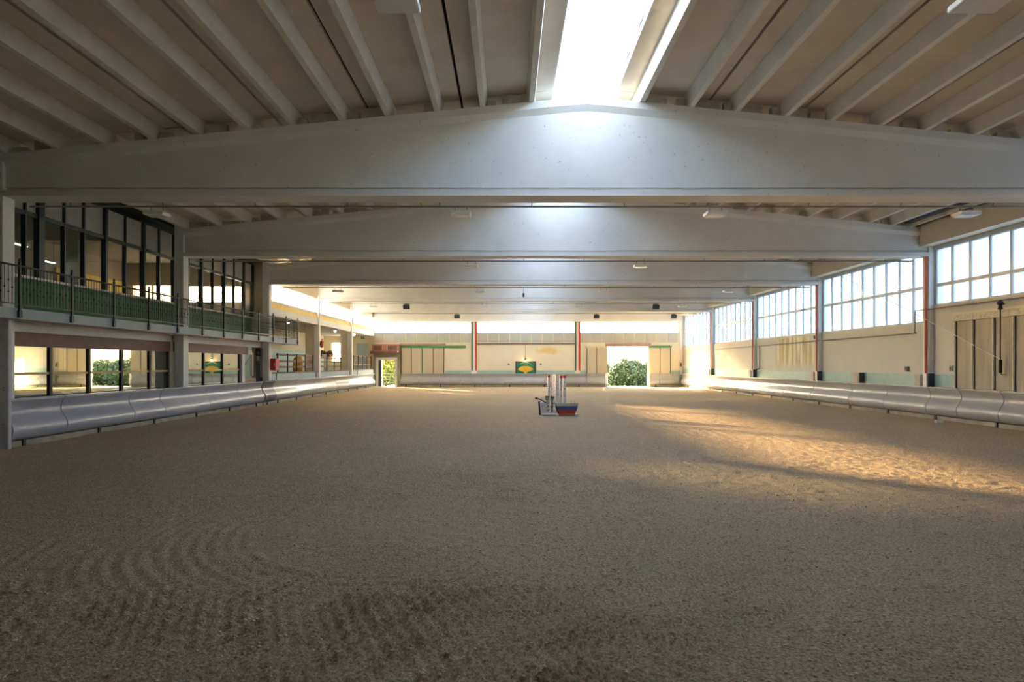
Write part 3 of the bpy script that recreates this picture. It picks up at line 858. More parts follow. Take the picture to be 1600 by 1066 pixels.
# open gateway with its slid-back leaves
e = empty('door_3', (gx(981), YBACK - 0.06, 0), 'open wide gateway with two slid-back beige leaves on either side', 'door', kind='structure')
MB().box(gx(946), gx(1017), YBACK - 0.16, YBACK - 0.0005, gz(541.2), gz(536.8)).build('canopy_strip', M['strip'], e)
MB().box(gx(915), gx(947.5), YBACK - 0.13, YBACK - 0.0005, gz(543.3), gz(540.8)).build('door_rail', M['oldrail'], e)
MB().box(gx(1014), gx(1049), YBACK - 0.13, YBACK - 0.0005, gz(543.3), gz(540.2)).build('door_rail', M['green'], e)
for (a, b) in ((917, 932), (932, 948.5), (1015, 1031), (1031, 1047)):
    MB().box(gx(a) + 0.025, gx(b) - 0.02, YBACK - 0.10, YBACK - 0.001, 1.058, gz(543.5)).build('door_leaf', M['doorpanel'], e)
for a in (917, 932, 1031, 1047):
    MB().box(gx(a) - 0.022, gx(a) + 0.024, YBACK - 0.115, YBACK - 0.001, 1.058, gz(543.5)).build('door_stile', M['dgrey'], e)
B(7.6, 11.0, YBACK - 0.1, YBACK + 0.9, -0.06, 0.035).build('threshold', M['white'], label='pale concrete threshold of the open gateway', cat='threshold', kind='structure')

# small door with canopy
M['surround'] = mat('olive_grey_surround', (140, 140, 116), 0.7)
M['canopy'] = mat('reddish_canopy', (176, 120, 100), 0.6, vary=0.1, scale=6)
e = empty('door_4', (gx(605), YBACK - 0.1, 0), 'small open door in an olive surround under a reddish canopy box', 'door', kind='structure')
for (a, b) in ((584.5, 588.5), (621.5, 626)):
    MB().box(gx(a), gx(b), YBACK - 0.3, YBACK - 0.001, 0, gz(553)).build('surround', M['surround'], e)
MB().box(gx(588.5) + 0.001, gx(621.5) - 0.001, YBACK - 0.28, YBACK - 0.001, gz(558.5), gz(553)).build('surround', M['surround'], e)
for (a, b) in ((588.5, 591.5), (617.5, 621.5)):
    MB().box(gx(a) + 0.002, gx(b), YBACK - 0.2, YBACK - 0.002, 0, gz(558.6)).build('door_frame', M['white'], e)
MB().box(gx(591.5) + 0.001, gx(617.5) - 0.001, YBACK - 0.2, YBACK - 0.002, gz(562.8), gz(558.6)).build('door_frame', M['white'], e)
lf = MB().box(gx(592), gx(596.5), YBACK - 0.15, YBACK - 0.05, 0.02, gz(563.2)).build('door_leaf', M['dgrey'], e)
MB().tube([(gx(595), YBACK - 0.15, 0.98), (gx(595), YBACK - 0.21, 0.98), (gx(597), YBACK - 0.21, 0.98)], 0.02, 6).build('handle', M['black'], lf)
e = empty('canopy_box', (gx(604), YBACK - 0.3, gz(553)), 'reddish wooden box canopy with pale ornaments over the small door', 'canopy')
MB().box(gx(583.5), gx(625), YBACK - 0.62, YBACK - 0.001, gz(549), gz(538.2)).build('box_front', M['canopy'], e)
MB().box(gx(581), gx(626), YBACK - 0.72, YBACK - 0.002, gz(552.6), gz(549) - 0.001).build('box_ledge', M['brown'], e)
for (a, b, c, d) in ((586, 598, 547, 540.5), (608, 622, 547, 540.5)):
    MB().box(gx(a), gx(b), YBACK - 0.635, YBACK - 0.6205, gz(c), gz(d)).build('panel_inset', M['brown'], e)
MB().lathe(gx(600.5), YBACK - 0.66, [(0.12, gz(549)), (0.08, gz(548)), (0.03, gz(546.5)), (0.05, gz(544)), (0.025, gz(541)), (0.03, gz(539))], 10).build('figurine', M['oldrail'], e)
MB().tube([(gx(607.5), YBACK - 0.64, gz(549)), (gx(607.5), YBACK - 0.64, gz(533.5))], 0.012, 6).build('rod', M['white'], e)
MB().lathe(gx(624), YBACK - 0.66, [(0.02, gz(552)), (0.09, gz(551)), (0.09, gz(549.5)), (0.02, gz(548.5))], 10).build('lamp_globe', M['white'], e)

# shell emblem board
M['emb_green'] = mat('emblem_green', (24, 118, 92), 0.5, vary=0.12, scale=4)
M['emb_frame'] = mat('emblem_frame', (74, 62, 44), 0.5)
M['emb_gold'] = mat('emblem_gold', (222, 178, 58), 0.45, vary=0.15, scale=7)
e = empty('emblem_board', (gx(821.3), YBACK - 0.05, gz(585)), 'green framed emblem board with a golden scallop shell on the far wall', 'sign')
x0, x1, z0, z1 = gx(805.7), gx(836.8), gz(585.3), gz(565)
MB().box(x0, x1, YBACK - 0.06, YBACK - 0.0205, z0, z1).build('board', M['emb_green'], e)
for (a, b, c, d) in ((x0 - 0.02, x0 + 0.09, z0, z1 + 0.02), (x1 - 0.09, x1 + 0.02, z0, z1 + 0.02), (x0 + 0.0905, x1 - 0.0905, z1 - 0.07, z1 + 0.02)):
    MB().box(a, b, YBACK - 0.085, YBACK - 0.0605, c, d).build('frame', M['emb_frame'], e)
cxs, czb = gx(821.3), gz(584)
pts = []
for i in range(9):
    a0 = math.radians(28 + (124) * i / 9); a1 = math.radians(28 + 124 * (i + 1) / 9); am = (a0 + a1) / 2
    R = 0.58 + 0.10 * abs(math.cos(am))
    mb = MB()
    f = [(cxs + 0.05 * math.cos(am), czb + 0.1), (cxs + R * math.cos(a1), czb + R * 0.95 * math.sin(a1)), (cxs + (R + 0.07) * math.cos(am), czb + (R + 0.07) * 0.95 * math.sin(am)), (cxs + R * math.cos(a0), czb + R * 0.95 * math.sin(a0))]
    mb.loft([[(p[0], YBACK - 0.0605, p[1]) for p in f], [(p[0] * 0.97 + cxs * 0.03 * 1.0, YBACK - 0.085 - 0.006 * (i % 2), p[1]) for p in f]])
    mb.build('shell_ray', M['emb_gold'], e)
MB().loft([[(cxs - 0.09, y, czb + 0.02), (cxs + 0.09, y, czb + 0.02), (cxs + 0.14, y, czb + 0.16), (cxs, y, czb + 0.24), (cxs - 0.14, y, czb + 0.16)] for y in (YBACK - 0.0605, YBACK - 0.095)]).build('shell_base', M['emb_gold'], e)
# pale arc over the shell
arc = [(cxs + 0.42 * math.cos(math.radians(a)), YBACK - 0.07, gz(570.5) + 0.2 * math.sin(math.radians(a))) for a in range(10, 171, 16)]
MB().tube(arc, 0.016, 5).build('arc_line', M['oldrail'], e)
# small lit lamp over the emblem
e = empty('emblem_lamp', (gx(821), YBACK - 0.2, gz(563)), 'small lit lamp on a hanging cable above the shell emblem', 'lamp')
MB().tube([(gx(821), YBACK - 0.06, gz(538)), (gx(821), YBACK - 0.06, gz(560))], 0.018, 6).build('cable', M['pipe'], e)
MB().lathe(gx(821), YBACK - 0.12, [(0.03, gz(563.5)), (0.07, gz(562.5)), (0.05, gz(561)), (0.03, gz(559.5))], 10).build('shade', M['dark_frame'], e)
MB().lathe(gx(821), YBACK - 0.12, [(0.01, gz(564.3)), (0.03, gz(564.0)), (0.028, gz(563.55))], 8).build('bulb', glow_mat('lamp_bulb', (1.0, 0.6, 0.2), 60.0), e)
pl = bpy.data.lights.new('emblem_lamp_light', 'POINT'); pl.energy = 4; pl.color = (1, 0.62, 0.25); pl.shadow_soft_size = 0.04
po = bpy.data.objects.new('emblem_lamp_light', pl); C.objects.link(po); po.parent = e; po.location = Vector((gx(821), YBACK - 0.22, gz(563.0))) - WPOS[e]
for (p, lab) in ((795, 'left'), (845, 'right')):
    e = empty('wall_socket', (gx(p), YBACK - 0.03, gz(570)), 'tiny dark wall socket to the %s of the shell emblem' % lab, 'socket', 'wall sockets by the emblem')
    MB().bevbox(gx(p) - 0.06, gx(p) + 0.06, YBACK - 0.05, YBACK - 0.0005, gz(570) - 0.02, gz(568), 0.01).build('socket_body', M['dgrey'], e)
    MB().box(gx(p) - 0.035, gx(p) + 0.035, YBACK - 0.056, YBACK - 0.0505, gz(569.7), gz(568.6)).build('socket_face', M['pipe'], e)
# items in the far right corner
e = empty('wall_bracket', (13.4, 53.2, 1.6), 'small white bracket on the far corner column', 'bracket')
MB().box(13.35, 13.55, YBACK - 0.12, YBACK - 0.001, 1.55, 1.95).build('bracket_plate', M['oldrail'], e)
MB().box(13.40, 13.50, YBACK - 0.15, YBACK - 0.1205, 1.62, 1.88).build('bracket_slot', M['dgrey'], e)
B(13.4, 13.55, YBACK - 0.1, YBACK - 0.0365, 0.95, 5.1).build('corner_column', M['white'], label='slim white corner column where the far wall meets the window wall', cat='column', kind='structure')

# ------------------------------------------------------------------ front wall behind the camera
B(-17.2, 14.1, YFRONT - 0.4, YFRONT - 0.02, 0, 8.2).build('wall_front', M['cream'], label='cream end wall behind the camera', cat='wall', kind='structure')

# ------------------------------------------------------------------ gallery: ground floor with mirrors
XM = -10.95
YG = 30.30                    # end of the glazed gallery room
wl_ = empty('wall_left', (XM - 0.2, 20, 0), 'ground floor wall of the gallery side with mirrors', 'wall', kind='structure')
rect_wall(MB(), 'y', XM - 0.25, XM - 0.06, YFRONT, 28.3, 0, 2.74, []).build('wall_body', M['cream'], wl_)
for (a, b) in ((YFRONT, YB[1]), (YB[1] + 0.37, YB[2] - 0.001), (YB[2] + 0.37, 31.2)):
    MB().box(XM - 0.059, XM + 0.06, a, b, 2.52, 2.745).build('lintel', M['white'], wl_)
for (a, b) in ((YB[1] + 0.37, YB[2] - 0.001), (YB[2] + 0.37, 28.6)):
    MB().box(XM - 0.059, XM + 0.03, a, b, 2.2, 2.519).build('fascia_board', M['brown'], wl_)
MB().box(XM - 0.059, XM + 0.2, YB[1] + 0.37, 28.3, 0.2, 1.02).build('dado', M['kerb'], wl_)

def mirror_set(y_edges, lab):
    e = empty('arena_mirror', (XM, (y_edges[0] + y_edges[-1]) / 2, 1.02), lab, 'mirror', 'wall mirrors under the balcony')
    z0, zm, z1 = 1.03, 1.58, 2.198
    for i, (a, b) in enumerate(zip(y_edges, y_edges[1:])):
        for (za, zb) in ((z0, zm - 0.03), (zm + 0.03, z1)):
            MB().box(XM - 0.02, XM - 0.012, a + 0.05, b - 0.05, za, zb).build('mirror_pane', M['mirror'], e)
        MB().box(XM - 0.03, XM + 0.012, a + 0.05, b - 0.05, zm - 0.028, zm + 0.028).build('cross_bar', M['gold'], e)
    for y in y_edges:
        MB().box(XM - 0.04, XM + 0.03, y - 0.045, y + 0.045, z0, z1).build('mirror_stile', M['dark_frame'], e)
mirror_set([14.65, 16.3, 17.8, 19.3, 20.8, 21.95], 'long five-part mirror with dark stiles between the first two columns')
mirror_set([22.5, 24.5, 26.1, 27.75], 'three-part mirror with dark stiles next to the white post')
B(XM - 0.05, XM + 0.08, 27.83, 28.12, 0, 2.19).build('door_post', M['white'], label='white post at the end of the three-part mirror', cat='post', kind='structure')
# entrance beside the mirrors
en = empty('door_5', (XM - 0.3, 29.3, 0), 'dark open entrance under the balcony beside the white post', 'door', kind='structure')
MB().box(XM - 2.6, XM - 2.5, 28.2, 31.5, 0, 2.74).build('back_panel', M['brown'], en)
MB().box(XM - 2.5, XM - 0.3, 28.13, 28.2, 0, 2.74).build('side_panel', M['interior'], en)
MB().box(XM - 0.2, XM - 0.1, 29.42, 29.55, 1.3, 2.3).build('frame_post', M['white'], en)
MB().box(XM - 0.2, XM - 0.1, 28.25, 29.4, 2.2, 2.4).build('frame_head', M['white'], en)
MB().tube([(XM - 0.15, 28.3, 1.5), (XM - 0.15, 29.35, 2.15)], 0.02, 6).build('brace', M['pipe'], en)
MB().box(XM - 0.06, XM - 0.0, 29.75, YG + 0.9, 0.2, 1.95).build('slate_panel', M['slate'], en)
MB().box(XM - 0.08, XM - 0.0, 29.75, YG + 0.9, 1.951, 2.5).build('upper_panel', M['interior'], en)
for (y, lab) in ((29.6, 'black loudspeaker under the balcony, nearer the mirrors'), (30.6, 'black loudspeaker under the balcony, nearer the red cabinet')):
    e = empty('loudspeaker', (XM + 0.12, y, 2.2), lab, 'loudspeaker', 'loudspeakers under the balcony')
    MB().bevbox(XM + 0.005, XM + 0.24, y - 0.13, y + 0.13, 2.15, 2.5, 0.02).build('cabinet', M['black'], e)
    MB().lathe(XM + 0.12, y - 0.135, [(0.0, 2.2), (0.07, 2.24), (0.08, 2.28), (0.07, 2.32), (0.0, 2.36)], 10).build('cone', M['dgrey'], e)

# balcony slab
XBAL = -10.2
YBE = 33.1
bal = empty('balcony', (XBAL - 0.6, 22, 2.74), 'concrete balcony slab with a blue-grey edge along the glazed gallery', 'balcony', kind='structure')
MB().box(-17.0, XBAL - 0.03, YFRONT, YG + 0.2, 2.75, 2.93).build('slab', M['slab'], bal)
MB().box(-11.4, XBAL - 0.03, YG + 0.201, YBE, 2.75, 2.93).build('slab', M['slab'], bal)
MB().box(XBAL - 0.029, XBAL, YFRONT, YBE, 2.74, 2.96).build('edge_fascia', M['fascia'], bal)
MB().box(XBAL - 0.028, XBAL + 0.012, YFRONT, YBE, 2.71, 2.739).build('drip_edge', M['brown'], bal)
MB().box(-11.4, XBAL - 0.03, YBE + 0.001, YBE + 0.03, 2.74, 2.96).build('edge_fascia', M['fascia'], bal)
# sloping bracket at the end
MB().loft([[(XL - 0.25, y, 2.74), (XL - 0.05, y, 2.74), (XL - 0.05, y, 2.2 if y < YB[3] + 0.5 else 2.7), (XL - 0.25, y, 2.2 if y < YB[3] + 0.5 else 2.7)] for y in (YB[3] + 0.37, YB[3] + 1.8)]).build('bracket', M['cream'], bal)

# railing
rl = empty('balcony_railing', (XBAL + 0.02, 22.7, 2.75), 'dark iron balcony railing with knotted balusters along the gallery', 'railing')
XRL = XBAL + 0.025
MB().tube([(XRL, 12.4, 3.84), (XRL, YBE, 3.84)], 0.022, 8).build('top_rail', M['railm'], rl)
MB().box(XRL - 0.012, XRL + 0.012, 12.4, YBE, 3.03, 3.055).build('bottom_rail', M['railm'], rl)
posts = [14.2 + 1.7 * k for k in range(-1, 12)]
def knob_bar(y, kind, x=XRL):
    zs = [3.055, 3.25, 3.275, 3.30, 3.5, 3.525, 3.55, 3.83] if kind else [3.055, 3.35, 3.375, 3.40, 3.6, 3.61, 3.62, 3.83]
    rs = [0.0075, 0.0075, 0.021, 0.0075, 0.0075, 0.021 if kind else 0.0075, 0.0075, 0.0075]
    return MB().tube([(x, y, z) for z in zs], rs, 5)
for i, y in enumerate(posts):
    p = MB().box(XRL - 0.022, XRL + 0.022, y - 0.022, y + 0.022, 2.80, 3.93).build('post', M['railm'], rl)
    MB().box(XRL - 0.024, XRL + 0.03, y - 0.045, y + 0.045, 2.76, 2.92).build('foot_plate', M['dteal'], p)
    MB().lathe(XRL, y, [(0.012, 3.93), (0.03, 3.955), (0.03, 3.97), (0.004, 4.0)], 8).build('finial', M['railm'], p)
    if i + 1 < len(posts):
        for j in range(1, 16):
            knob_bar(y + 1.7 * j / 16, j % 2).build('baluster', M['railm'], rl)
# return rail across the end of the balcony
MB().tube([(XRL, YBE - 0.02, 3.84), (-11.3, YBE - 0.02, 3.84)], 0.022, 8).build('top_rail', M['railm'], rl)
MB().box(-11.3, XRL, YBE - 0.03, YBE - 0.01, 3.03, 3.055).build('bottom_rail', M['railm'], rl)
for j in range(1, 9):
    knob_bar(YBE - 0.02, j % 2, XRL - j * 0.12).build('baluster', M['railm'], rl)

# facade of the gallery room
XF = -11.3
mull = {0: None}
bay_mull = {
    0: [(YB[0] + 0.5 + i * 1.05, 0.05) for i in range(8)],
    1: [(14.75, 0.07), (15.9, 0.05), (16.4, 0.2), (17.3, 0.05), (18.1, 0.06), (19.05, 0.11), (20.06, 0.05), (21.04, 0.11), (22.0, 0.06), (22.95, 0.07)],
    2: [(23.0, 0.05), (24.0, 0.05), (25.0, 0.11), (26.0, 0.05), (27.0, 0.11), (28.0, 0.05), (29.0, 0.11), (30.0, 0.1)],
}
M['infill'] = mat('grey_infill_panel', (176, 176, 170), 0.6, vary=0.04)
for k, ml in bay_mull.items():
    lab = {0: 'glazed gallery front beside the camera', 1: 'dark-framed gallery glazing between the first and second columns', 2: 'dark-framed gallery glazing between the second and third columns'}[k]
    e = empty('window_%d' % (30 + k), (XF, (ml[0][0] + ml[-1][0]) / 2, 2.93), lab, 'window', 'gallery glazing', 'structure')
    ya, yb = ml[0][0], ml[-1][0]
    zt, zs_, ztop = 5.33, 3.82, 6.27
    MB().box(XF - 0.04, XF + 0.05, ya, yb, zt - 0.05, zt + 0.05).build('transom', M['dteal'], e)
    MB().box(XF - 0.04, XF + 0.06, ya, yb, ztop - 0.12, ztop).build('head_rail', M['dteal'], e)
    MB().box(XF - 0.06, XF + 0.1, ya, yb, zs_ - 0.02, zs_ + 0.035).build('sill', M['white'], e)
    for (y, w) in ml:
        MB().box(XF - 0.05, XF + 0.06 + (0.03 if w > 0.08 else 0), y - w / 2, y + w / 2, zs_ + 0.036, ztop - 0.121).build('mullion', M['dteal'], e)
    for (a, wa), (b, wb_) in zip(ml, ml[1:]):
        p, q_ = a + wa / 2, b - wb_ / 2
        MB().add([(XF, p, zs_ + 0.036), (XF, q_, zs_ + 0.036), (XF, q_, zt - 0.05), (XF, p, zt - 0.05)], [(0, 1, 2, 3)]).build('pane', M['glass'], e)
        MB().box(XF - 0.02, XF + 0.0, p, q_, zt + 0.051, ztop - 0.121).build('infill_panel', M['infill'], e)
        MB().box(XF - 0.05, XF - 0.001, a + 0.004, b - 0.004, 2.93, zs_ - 0.021).build('parapet_panel', M['dgreen'], e)
# gallery room
gr = empty('wall_gallery', (-14, 18, 2.93), 'inner walls of the gallery room behind the glazing', 'wall', kind='structure')
MB().box(-17.2, -17.0, YFRONT, YG + 0.2, 0, 6.5).build('outer_wall', M['interior'], gr)
rect_wall(MB(), 'x', YG, YG + 0.2, -17.0, -10.82, 2.93, 6.5, [(-14.6, -11.7, 4.55, 5.25), (-16.7, -15.0, 4.0, 5.3)]).build('end_wall', M['interior'], gr)
MB().box(-17.2, -11.45, YFRONT, YG + 0.2, 6.28, 6.5).build('room_ceiling', M['interior'], gr)
for i in range(4):
    x = -14.57 + 0.94 * i
    MB().box(x - 0.03, x + 0.03, YG + 0.05, YG + 0.12, 4.55, 5.25).build('window_bar', M['brown'], gr)
for i in range(3):
    x = -14.57 + 0.94 * i
    MB().add([(x + 0.03, YG + 0.08, 4.55), (x + 0.91, YG + 0.08, 4.55), (x + 0.91, YG + 0.08, 5.25), (x + 0.03, YG + 0.08, 5.25)], [(0, 1, 2, 3)]).build('pane', M['pane_c'], gr)
for i in range(2):
    x = -16.7 + 0.85 * i
    MB().add([(x + 0.03, YG + 0.08, 4.0), (x + 0.82, YG + 0.08, 4.0), (x + 0.82, YG + 0.08, 5.3), (x + 0.03, YG + 0.08, 5.3)], [(0, 1, 2, 3)]).build('pane', M['blind'], gr)
    MB().box(x + 0.82, x + 0.88, YG + 0.05, YG + 0.12, 4.0, 5.3).build('window_bar', M['white'], gr)
MB().box(-16.99, -16.9, 25.5, 30.2, 3.2, 5.4).build('yellow_wall_panel', M['yellow'], gr)
for k in (1, 2):
    MB().box(-14.3, -13.9, YB[k], YB[k] + 0.4, 2.93, 6.28).build('inner_column', M['white'], gr)
    MB().box(-17.0, -11.5, YB[k] + 0.02, YB[k] + 0.38, 5.8, 6.279).build('inner_beam', M['white'], gr)
for (y, x) in ((17.2, -13.2), (18.4, -13.2), (21.5, -14.5)):
    e = empty('fluorescent_lamp', (x, y, 5.2), {17.2: 'lit fluorescent tube in the gallery, nearest the thick post', 18.4: 'lit fluorescent tube in the gallery, behind the nearest one', 21.5: 'lit fluorescent tube deep in the gallery room'}[y], 'lamp', 'gallery fluorescent lamps')
    MB().box(x - 0.06, x + 0.06, y - 0.35, y + 0.35, 5.03, 5.09).build('housing', M['lampw'], e)
    MB().tube([(x, y - 0.32, 5.01), (x, y + 0.32, 5.01)], 0.014, 8).build('tube', glow_mat('tube_glow', (1.0, 0.97, 0.9), 3.0), e)
    for s in (-1, 1):
        MB().tube([(x, y + s * 0.25, 5.09), (x, y + s * 0.25, 5.8)], 0.006, 5).build('hanger', M['dgrey'], e)

# ------------------------------------------------------------------ side aisle beyond the gallery
ws = empty('wall_aisle', (-12.5, 42, 0), 'cream side aisle beyond the balcony with its lintel band', 'wall', kind='structure')
XA = -14.5
MB().box(XA - 0.2, XA, YG + 0.2, YBACK, 0, 4.0).build('aisle_wall', M['cream'], ws)
MB().box(XA + 0.0005, XA + 0.02, YG + 0.8, YBACK - 0.01, 1.0, 2.72).build('wainscot_band', M['teal'], ws)
MB().box(XA - 0.3, -10.85, YG + 0.201, YBACK + 0.3, 4.0, 4.2).build('aisle_roof', M['slab'], ws)
MB().box(XA, -10.9, YG + 0.9, YBACK, -0.05, 0.6).build('aisle_floor', M['tile'], ws)
for k in (3, 4, 5):
    y0 = YB[k] + 0.37
    y1 = YB[k + 1] - 0.01 if k < 5 else YBACK - 0.01
    MB().box(-10.84, -10.56, y0, y1, 3.98, 4.32).build('lintel', M['white'], ws)
    MB().box(-10.84, -10.60, y0, y1, 4.321, 4.50).build('yellow_band', M['yellow'], ws)
    MB().box(-10.84, -10.62, y0, y1, 4.501, 4.66).build('upper_band', M['cream'], ws)
    e = empty('window_%d' % (40 + k), (-10.7, (y0 + y1) / 2, 4.66), 'dazzling clerestory opening above the yellow band, %s bay beyond the balcony' % ORD[k - 3], 'window', 'clerestory of the side aisle', 'structure')
    MB().box(-10.78, -10.62, y0, y1, 5.42, 6.27).build('head_panel', M['cream'], e)
    n = 8
    for i in range(n):
        a, b = y0 + (y1 - y0) * i / n, y0 + (y1 - y0) * (i + 1) / n
        MB().add([(-10.72, a + 0.015, 4.661), (-10.72, b - 0.015, 4.661), (-10.72, b - 0.015, 5.419), (-10.72, a + 0.015, 5.419)], [(0, 1, 2, 3)]).build('pane', M['pane_c'], e)
        if i: MB().box(-10.74, -10.70, a - 0.0145, a + 0.0145, 4.661, 5.419).build('mullion', M['alu'], e)
    # low parapet between arena and aisle
    yy0 = YG + 0.95 if k == 3 else YB[k] - 0.02
    MB().box(-10.82, -10.56, YB[k] + 0.37, y1, 0, 1.36).build('parapet', M['bluewall'], ws)
    MB().box(-10.86, -10.5, YB[k] + 0.37, y1, 1.361, 1.42).build('parapet_cap', M['brown'], ws)
for Y in (31.0, 37.4, 45.3, 47.6):
    MB().box(-10.56, -10.54, Y - 0.05, Y + 0.05, 1.07, 1.36).build('steel_strap', M['dgrey'], ws)

# rails on the parapet
def parapet_rail(y0, y1, n, rails, lab):
    e = empty('parapet_rail', (-10.7, (y0 + y1) / 2, 1.42), lab, 'railing', 'rails on the aisle parapet')
    for i in range(n + 1):
        y = y0 + (y1 - y0) * i / n
        MB().box(-10.72, -10.67, y - 0.03, y + 0.03, 1.421, rails[-1] + 0.06).build('post', M['dteal'], e)
    for z in rails:
        MB().box(-10.76, -10.721, y0, y1, z - 0.05, z + 0.05).build('rail', M['brown'], e)
parapet_rail(31.6, 37.3, 4, (1.66, 1.93, 2.24), 'brown three-bar rail on the parapet nearest the red cabinet')
parapet_rail(38.5, 43.5, 3, (1.66, 1.93, 2.16), 'brown three-bar rail on the parapet with flower boxes')
parapet_rail(47.0, 53.0, 4, (1.75, 2.35), 'two-bar rail on the parapet next to the small door')

# red cabinet, extinguisher, yellow drum, flowers, bulbs, exit sign
e = empty('hydrant_cabinet', (XL + 0.1, YB[3] + 0.3, 1.5), 'red fire hose cabinet fixed to the third column', 'cabinet')
MB().bevbox(XL + 0.002, XL + 0.24, YB[3] + 0.14, YB[3] + 0.62, 1.52, 2.04, 0.012).build('cabinet_body', M['red'], e)
cd = MB().box(XL + 0.02, XL + 0.22, YB[3] + 0.125, YB[3] + 0.1395, 1.55, 2.01).build('cabinet_door', M['red'], e)
MB().box(XL + 0.18, XL + 0.205, YB[3] + 0.105, YB[3] + 0.1245, 1.72, 1.84).build('handle', M['lampw'], cd)
e = empty('fire_extinguisher', (-10.42, YB[4] + 0.2, 2.7), 'red fire extinguisher hung on the fourth column', 'extinguisher')
yy = YB[4] + 0.2
MB().lathe(-10.40, yy, [(0.03, 2.70), (0.075, 2.73), (0.075, 3.0), (0.05, 3.07), (0.02, 3.1)], 12).build('cylinder_body', M['red'], e, smooth=True)
MB().tube([(-10.40, yy, 3.1), (-10.40, yy, 3.16), (-10.34, yy, 3.19)], 0.018, 6).build('valve', M['black'], e)
MB().tube([(-10.37, yy, 3.14), (-10.31, yy, 3.05), (-10.32, yy, 2.8)], 0.01, 6).build('hose', M['black'], e)
MB().box(-10.495, -10.46, yy - 0.03, yy + 0.03, 2.8, 3.05).build('bracket', M['dgrey'], e)
M['drum'] = mat('yellow_plastic', (206, 156, 42), 0.4)
e = empty('plastic_drum', (-10.95, 36.0, 0.6), 'tall yellow plastic drum behind the brown parapet rail', 'drum')
MB().lathe(-11.2, 36.3, [(0.22, 0.6), (0.27, 0.66), (0.27, 1.2), (0.29, 1.22), (0.29, 1.27), (0.27, 1.3), (0.27, 1.95), (0.2, 2.16), (0.12, 2.2)], 18).build('drum_body', M['drum'], e, smooth=True)
MB().lathe(-11.2, 36.3, [(0.10, 2.2), (0.10, 2.27), (0.03, 2.28)], 14).build('drum_lid', M['gold'], e)
M['leaf'] = mat('shrub_leaf', (48, 70, 36), 0.6, vary=0.35, scale=5)
M['leaf2'] = mat('shrub_leaf_yellow', (84, 98, 40), 0.6, vary=0.3, scale=5)
M['petal'] = mat('red_petals', (206, 96, 70), 0.6, vary=0.3, scale=20)
def leaf_blob(cx_, cy_, cz_, rx, ry, rz, n, size, r, surf=0.55):
    """leaf quads with a fold, scattered through an ellipsoid shell"""
    d = r.normal(size=(n, 3)); d /= np.linalg.norm(d, axis=1)[:, None]
    rad = surf + (1 - surf) * r.random(n) ** 0.5
    lump = 1 + 0.18 * np.sin(d[:, 0] * 7 + cx_) * np.cos(d[:, 2] * 6 + cy_) + 0.1 * np.sin(d[:, 1] * 13 + d[:, 0] * 9)
    P = d * (rad * lump)[:, None] * np.array([rx, ry, rz]) + np.array([cx_, cy_, cz_])
    P = P[P[:, 2] > 0.03]
    n = len(P)
    a = r.normal(size=(n, 3)); a /= np.linalg.norm(a, axis=1)[:, None]
    b = np.cross(a, r.normal(size=(n, 3))); b /= np.linalg.norm(b, axis=1)[:, None]
    s = size * (0.6 + 0.8 * r.random(n))[:, None]
    V = np.stack([P - a * s, P + b * s * 0.45, P + a * s, P - b * s * 0.45], 1).reshape(-1, 3)
    F = (np.arange(n * 4).reshape(n, 4))
    return V, F
def mesh_np(name, V, F, m, parent, kind=None):
    me_ = bpy.data.meshes.new(name)
    me_.from_pydata([tuple(v) for v in (V - np.array(WPOS[parent]))], [], [tuple(int(i) for i in f) for f in F])
    me_.materials.append(m)
    o_ = bpy.data.objects.new(name, me_)
    C.objects.link(o_); o_.parent = parent
    if kind: o_['kind'] = kind
    return o_
for (y, lab) in ((39.3, 'flower box with red blooms on the parapet rail, nearer the extinguisher'), (40.9, 'flower box with red blooms on the parapet rail, nearer the bright window')):
    e = empty('flower_box', (-10.74, y, 2.21), lab, 'flower box', 'flower boxes on the rail')
    MB().bevbox(-10.84, -10.62, y - 0.5, y + 0.5, 2.225, 2.38, 0.015).build('trough', M['brown'], e)
    V, F = leaf_blob(-10.73, y, 2.44, 0.14, 0.52, 0.12, 260, 0.05, rng, 0.2); mesh_np('foliage', V, F, M['leaf'], e, 'stuff')
    V, F = leaf_blob(-10.73, y, 2.48, 0.15, 0.5, 0.13, 160, 0.04, rng, 0.5); mesh_np('blossoms', V, F, M['petal'], e, 'stuff')
bulb_m = glow_mat('aisle_bulb', (1.0, 0.95, 0.85), 6.0)
for (p, Y, lab) in (((450, 503), 36.0, 'round lit bulb under the aisle roof by the balcony end'), ((523.5, 517), 45.0, 'round lit bulb under the aisle roof above the bright window'), ((553, 523), 49.5, 'round lit bulb under the aisle roof nearest the far wall')):
    X, _, Z = px(p[0], p[1], Y)
    e = empty('ceiling_bulb', (X, Y, Z), lab, 'lamp', 'bulbs under the aisle roof')
    MB().lathe(X, Y, [(0.02, Z - 0.09), (0.07, Z - 0.06), (0.085, Z), (0.06, Z + 0.06), (0.03, Z + 0.09)], 12).build('globe', bulb_m, e, smooth=True)
    MB().tube([(X, Y, Z + 0.085), (X, Y, 4.0)], 0.012, 6).build('stem', M['dgrey'], e)
e = empty('exit_sign', (px(566, 526, 53.0)[0], 53.3, 3.8), 'small green and white exit sign under the aisle roof by the far wall', 'sign')
sx = px(566, 526, 53.3)[0]
MB().box(sx - 0.16, sx + 0.16, YBACK - 0.08, YBACK - 0.0005, 3.75, 3.98).build('sign_body', M['white'], e)
MB().box(sx - 0.14, sx + 0.14, YBACK - 0.087, YBACK - 0.0805, 3.77, 3.96).build('sign_face', M['green'], e)
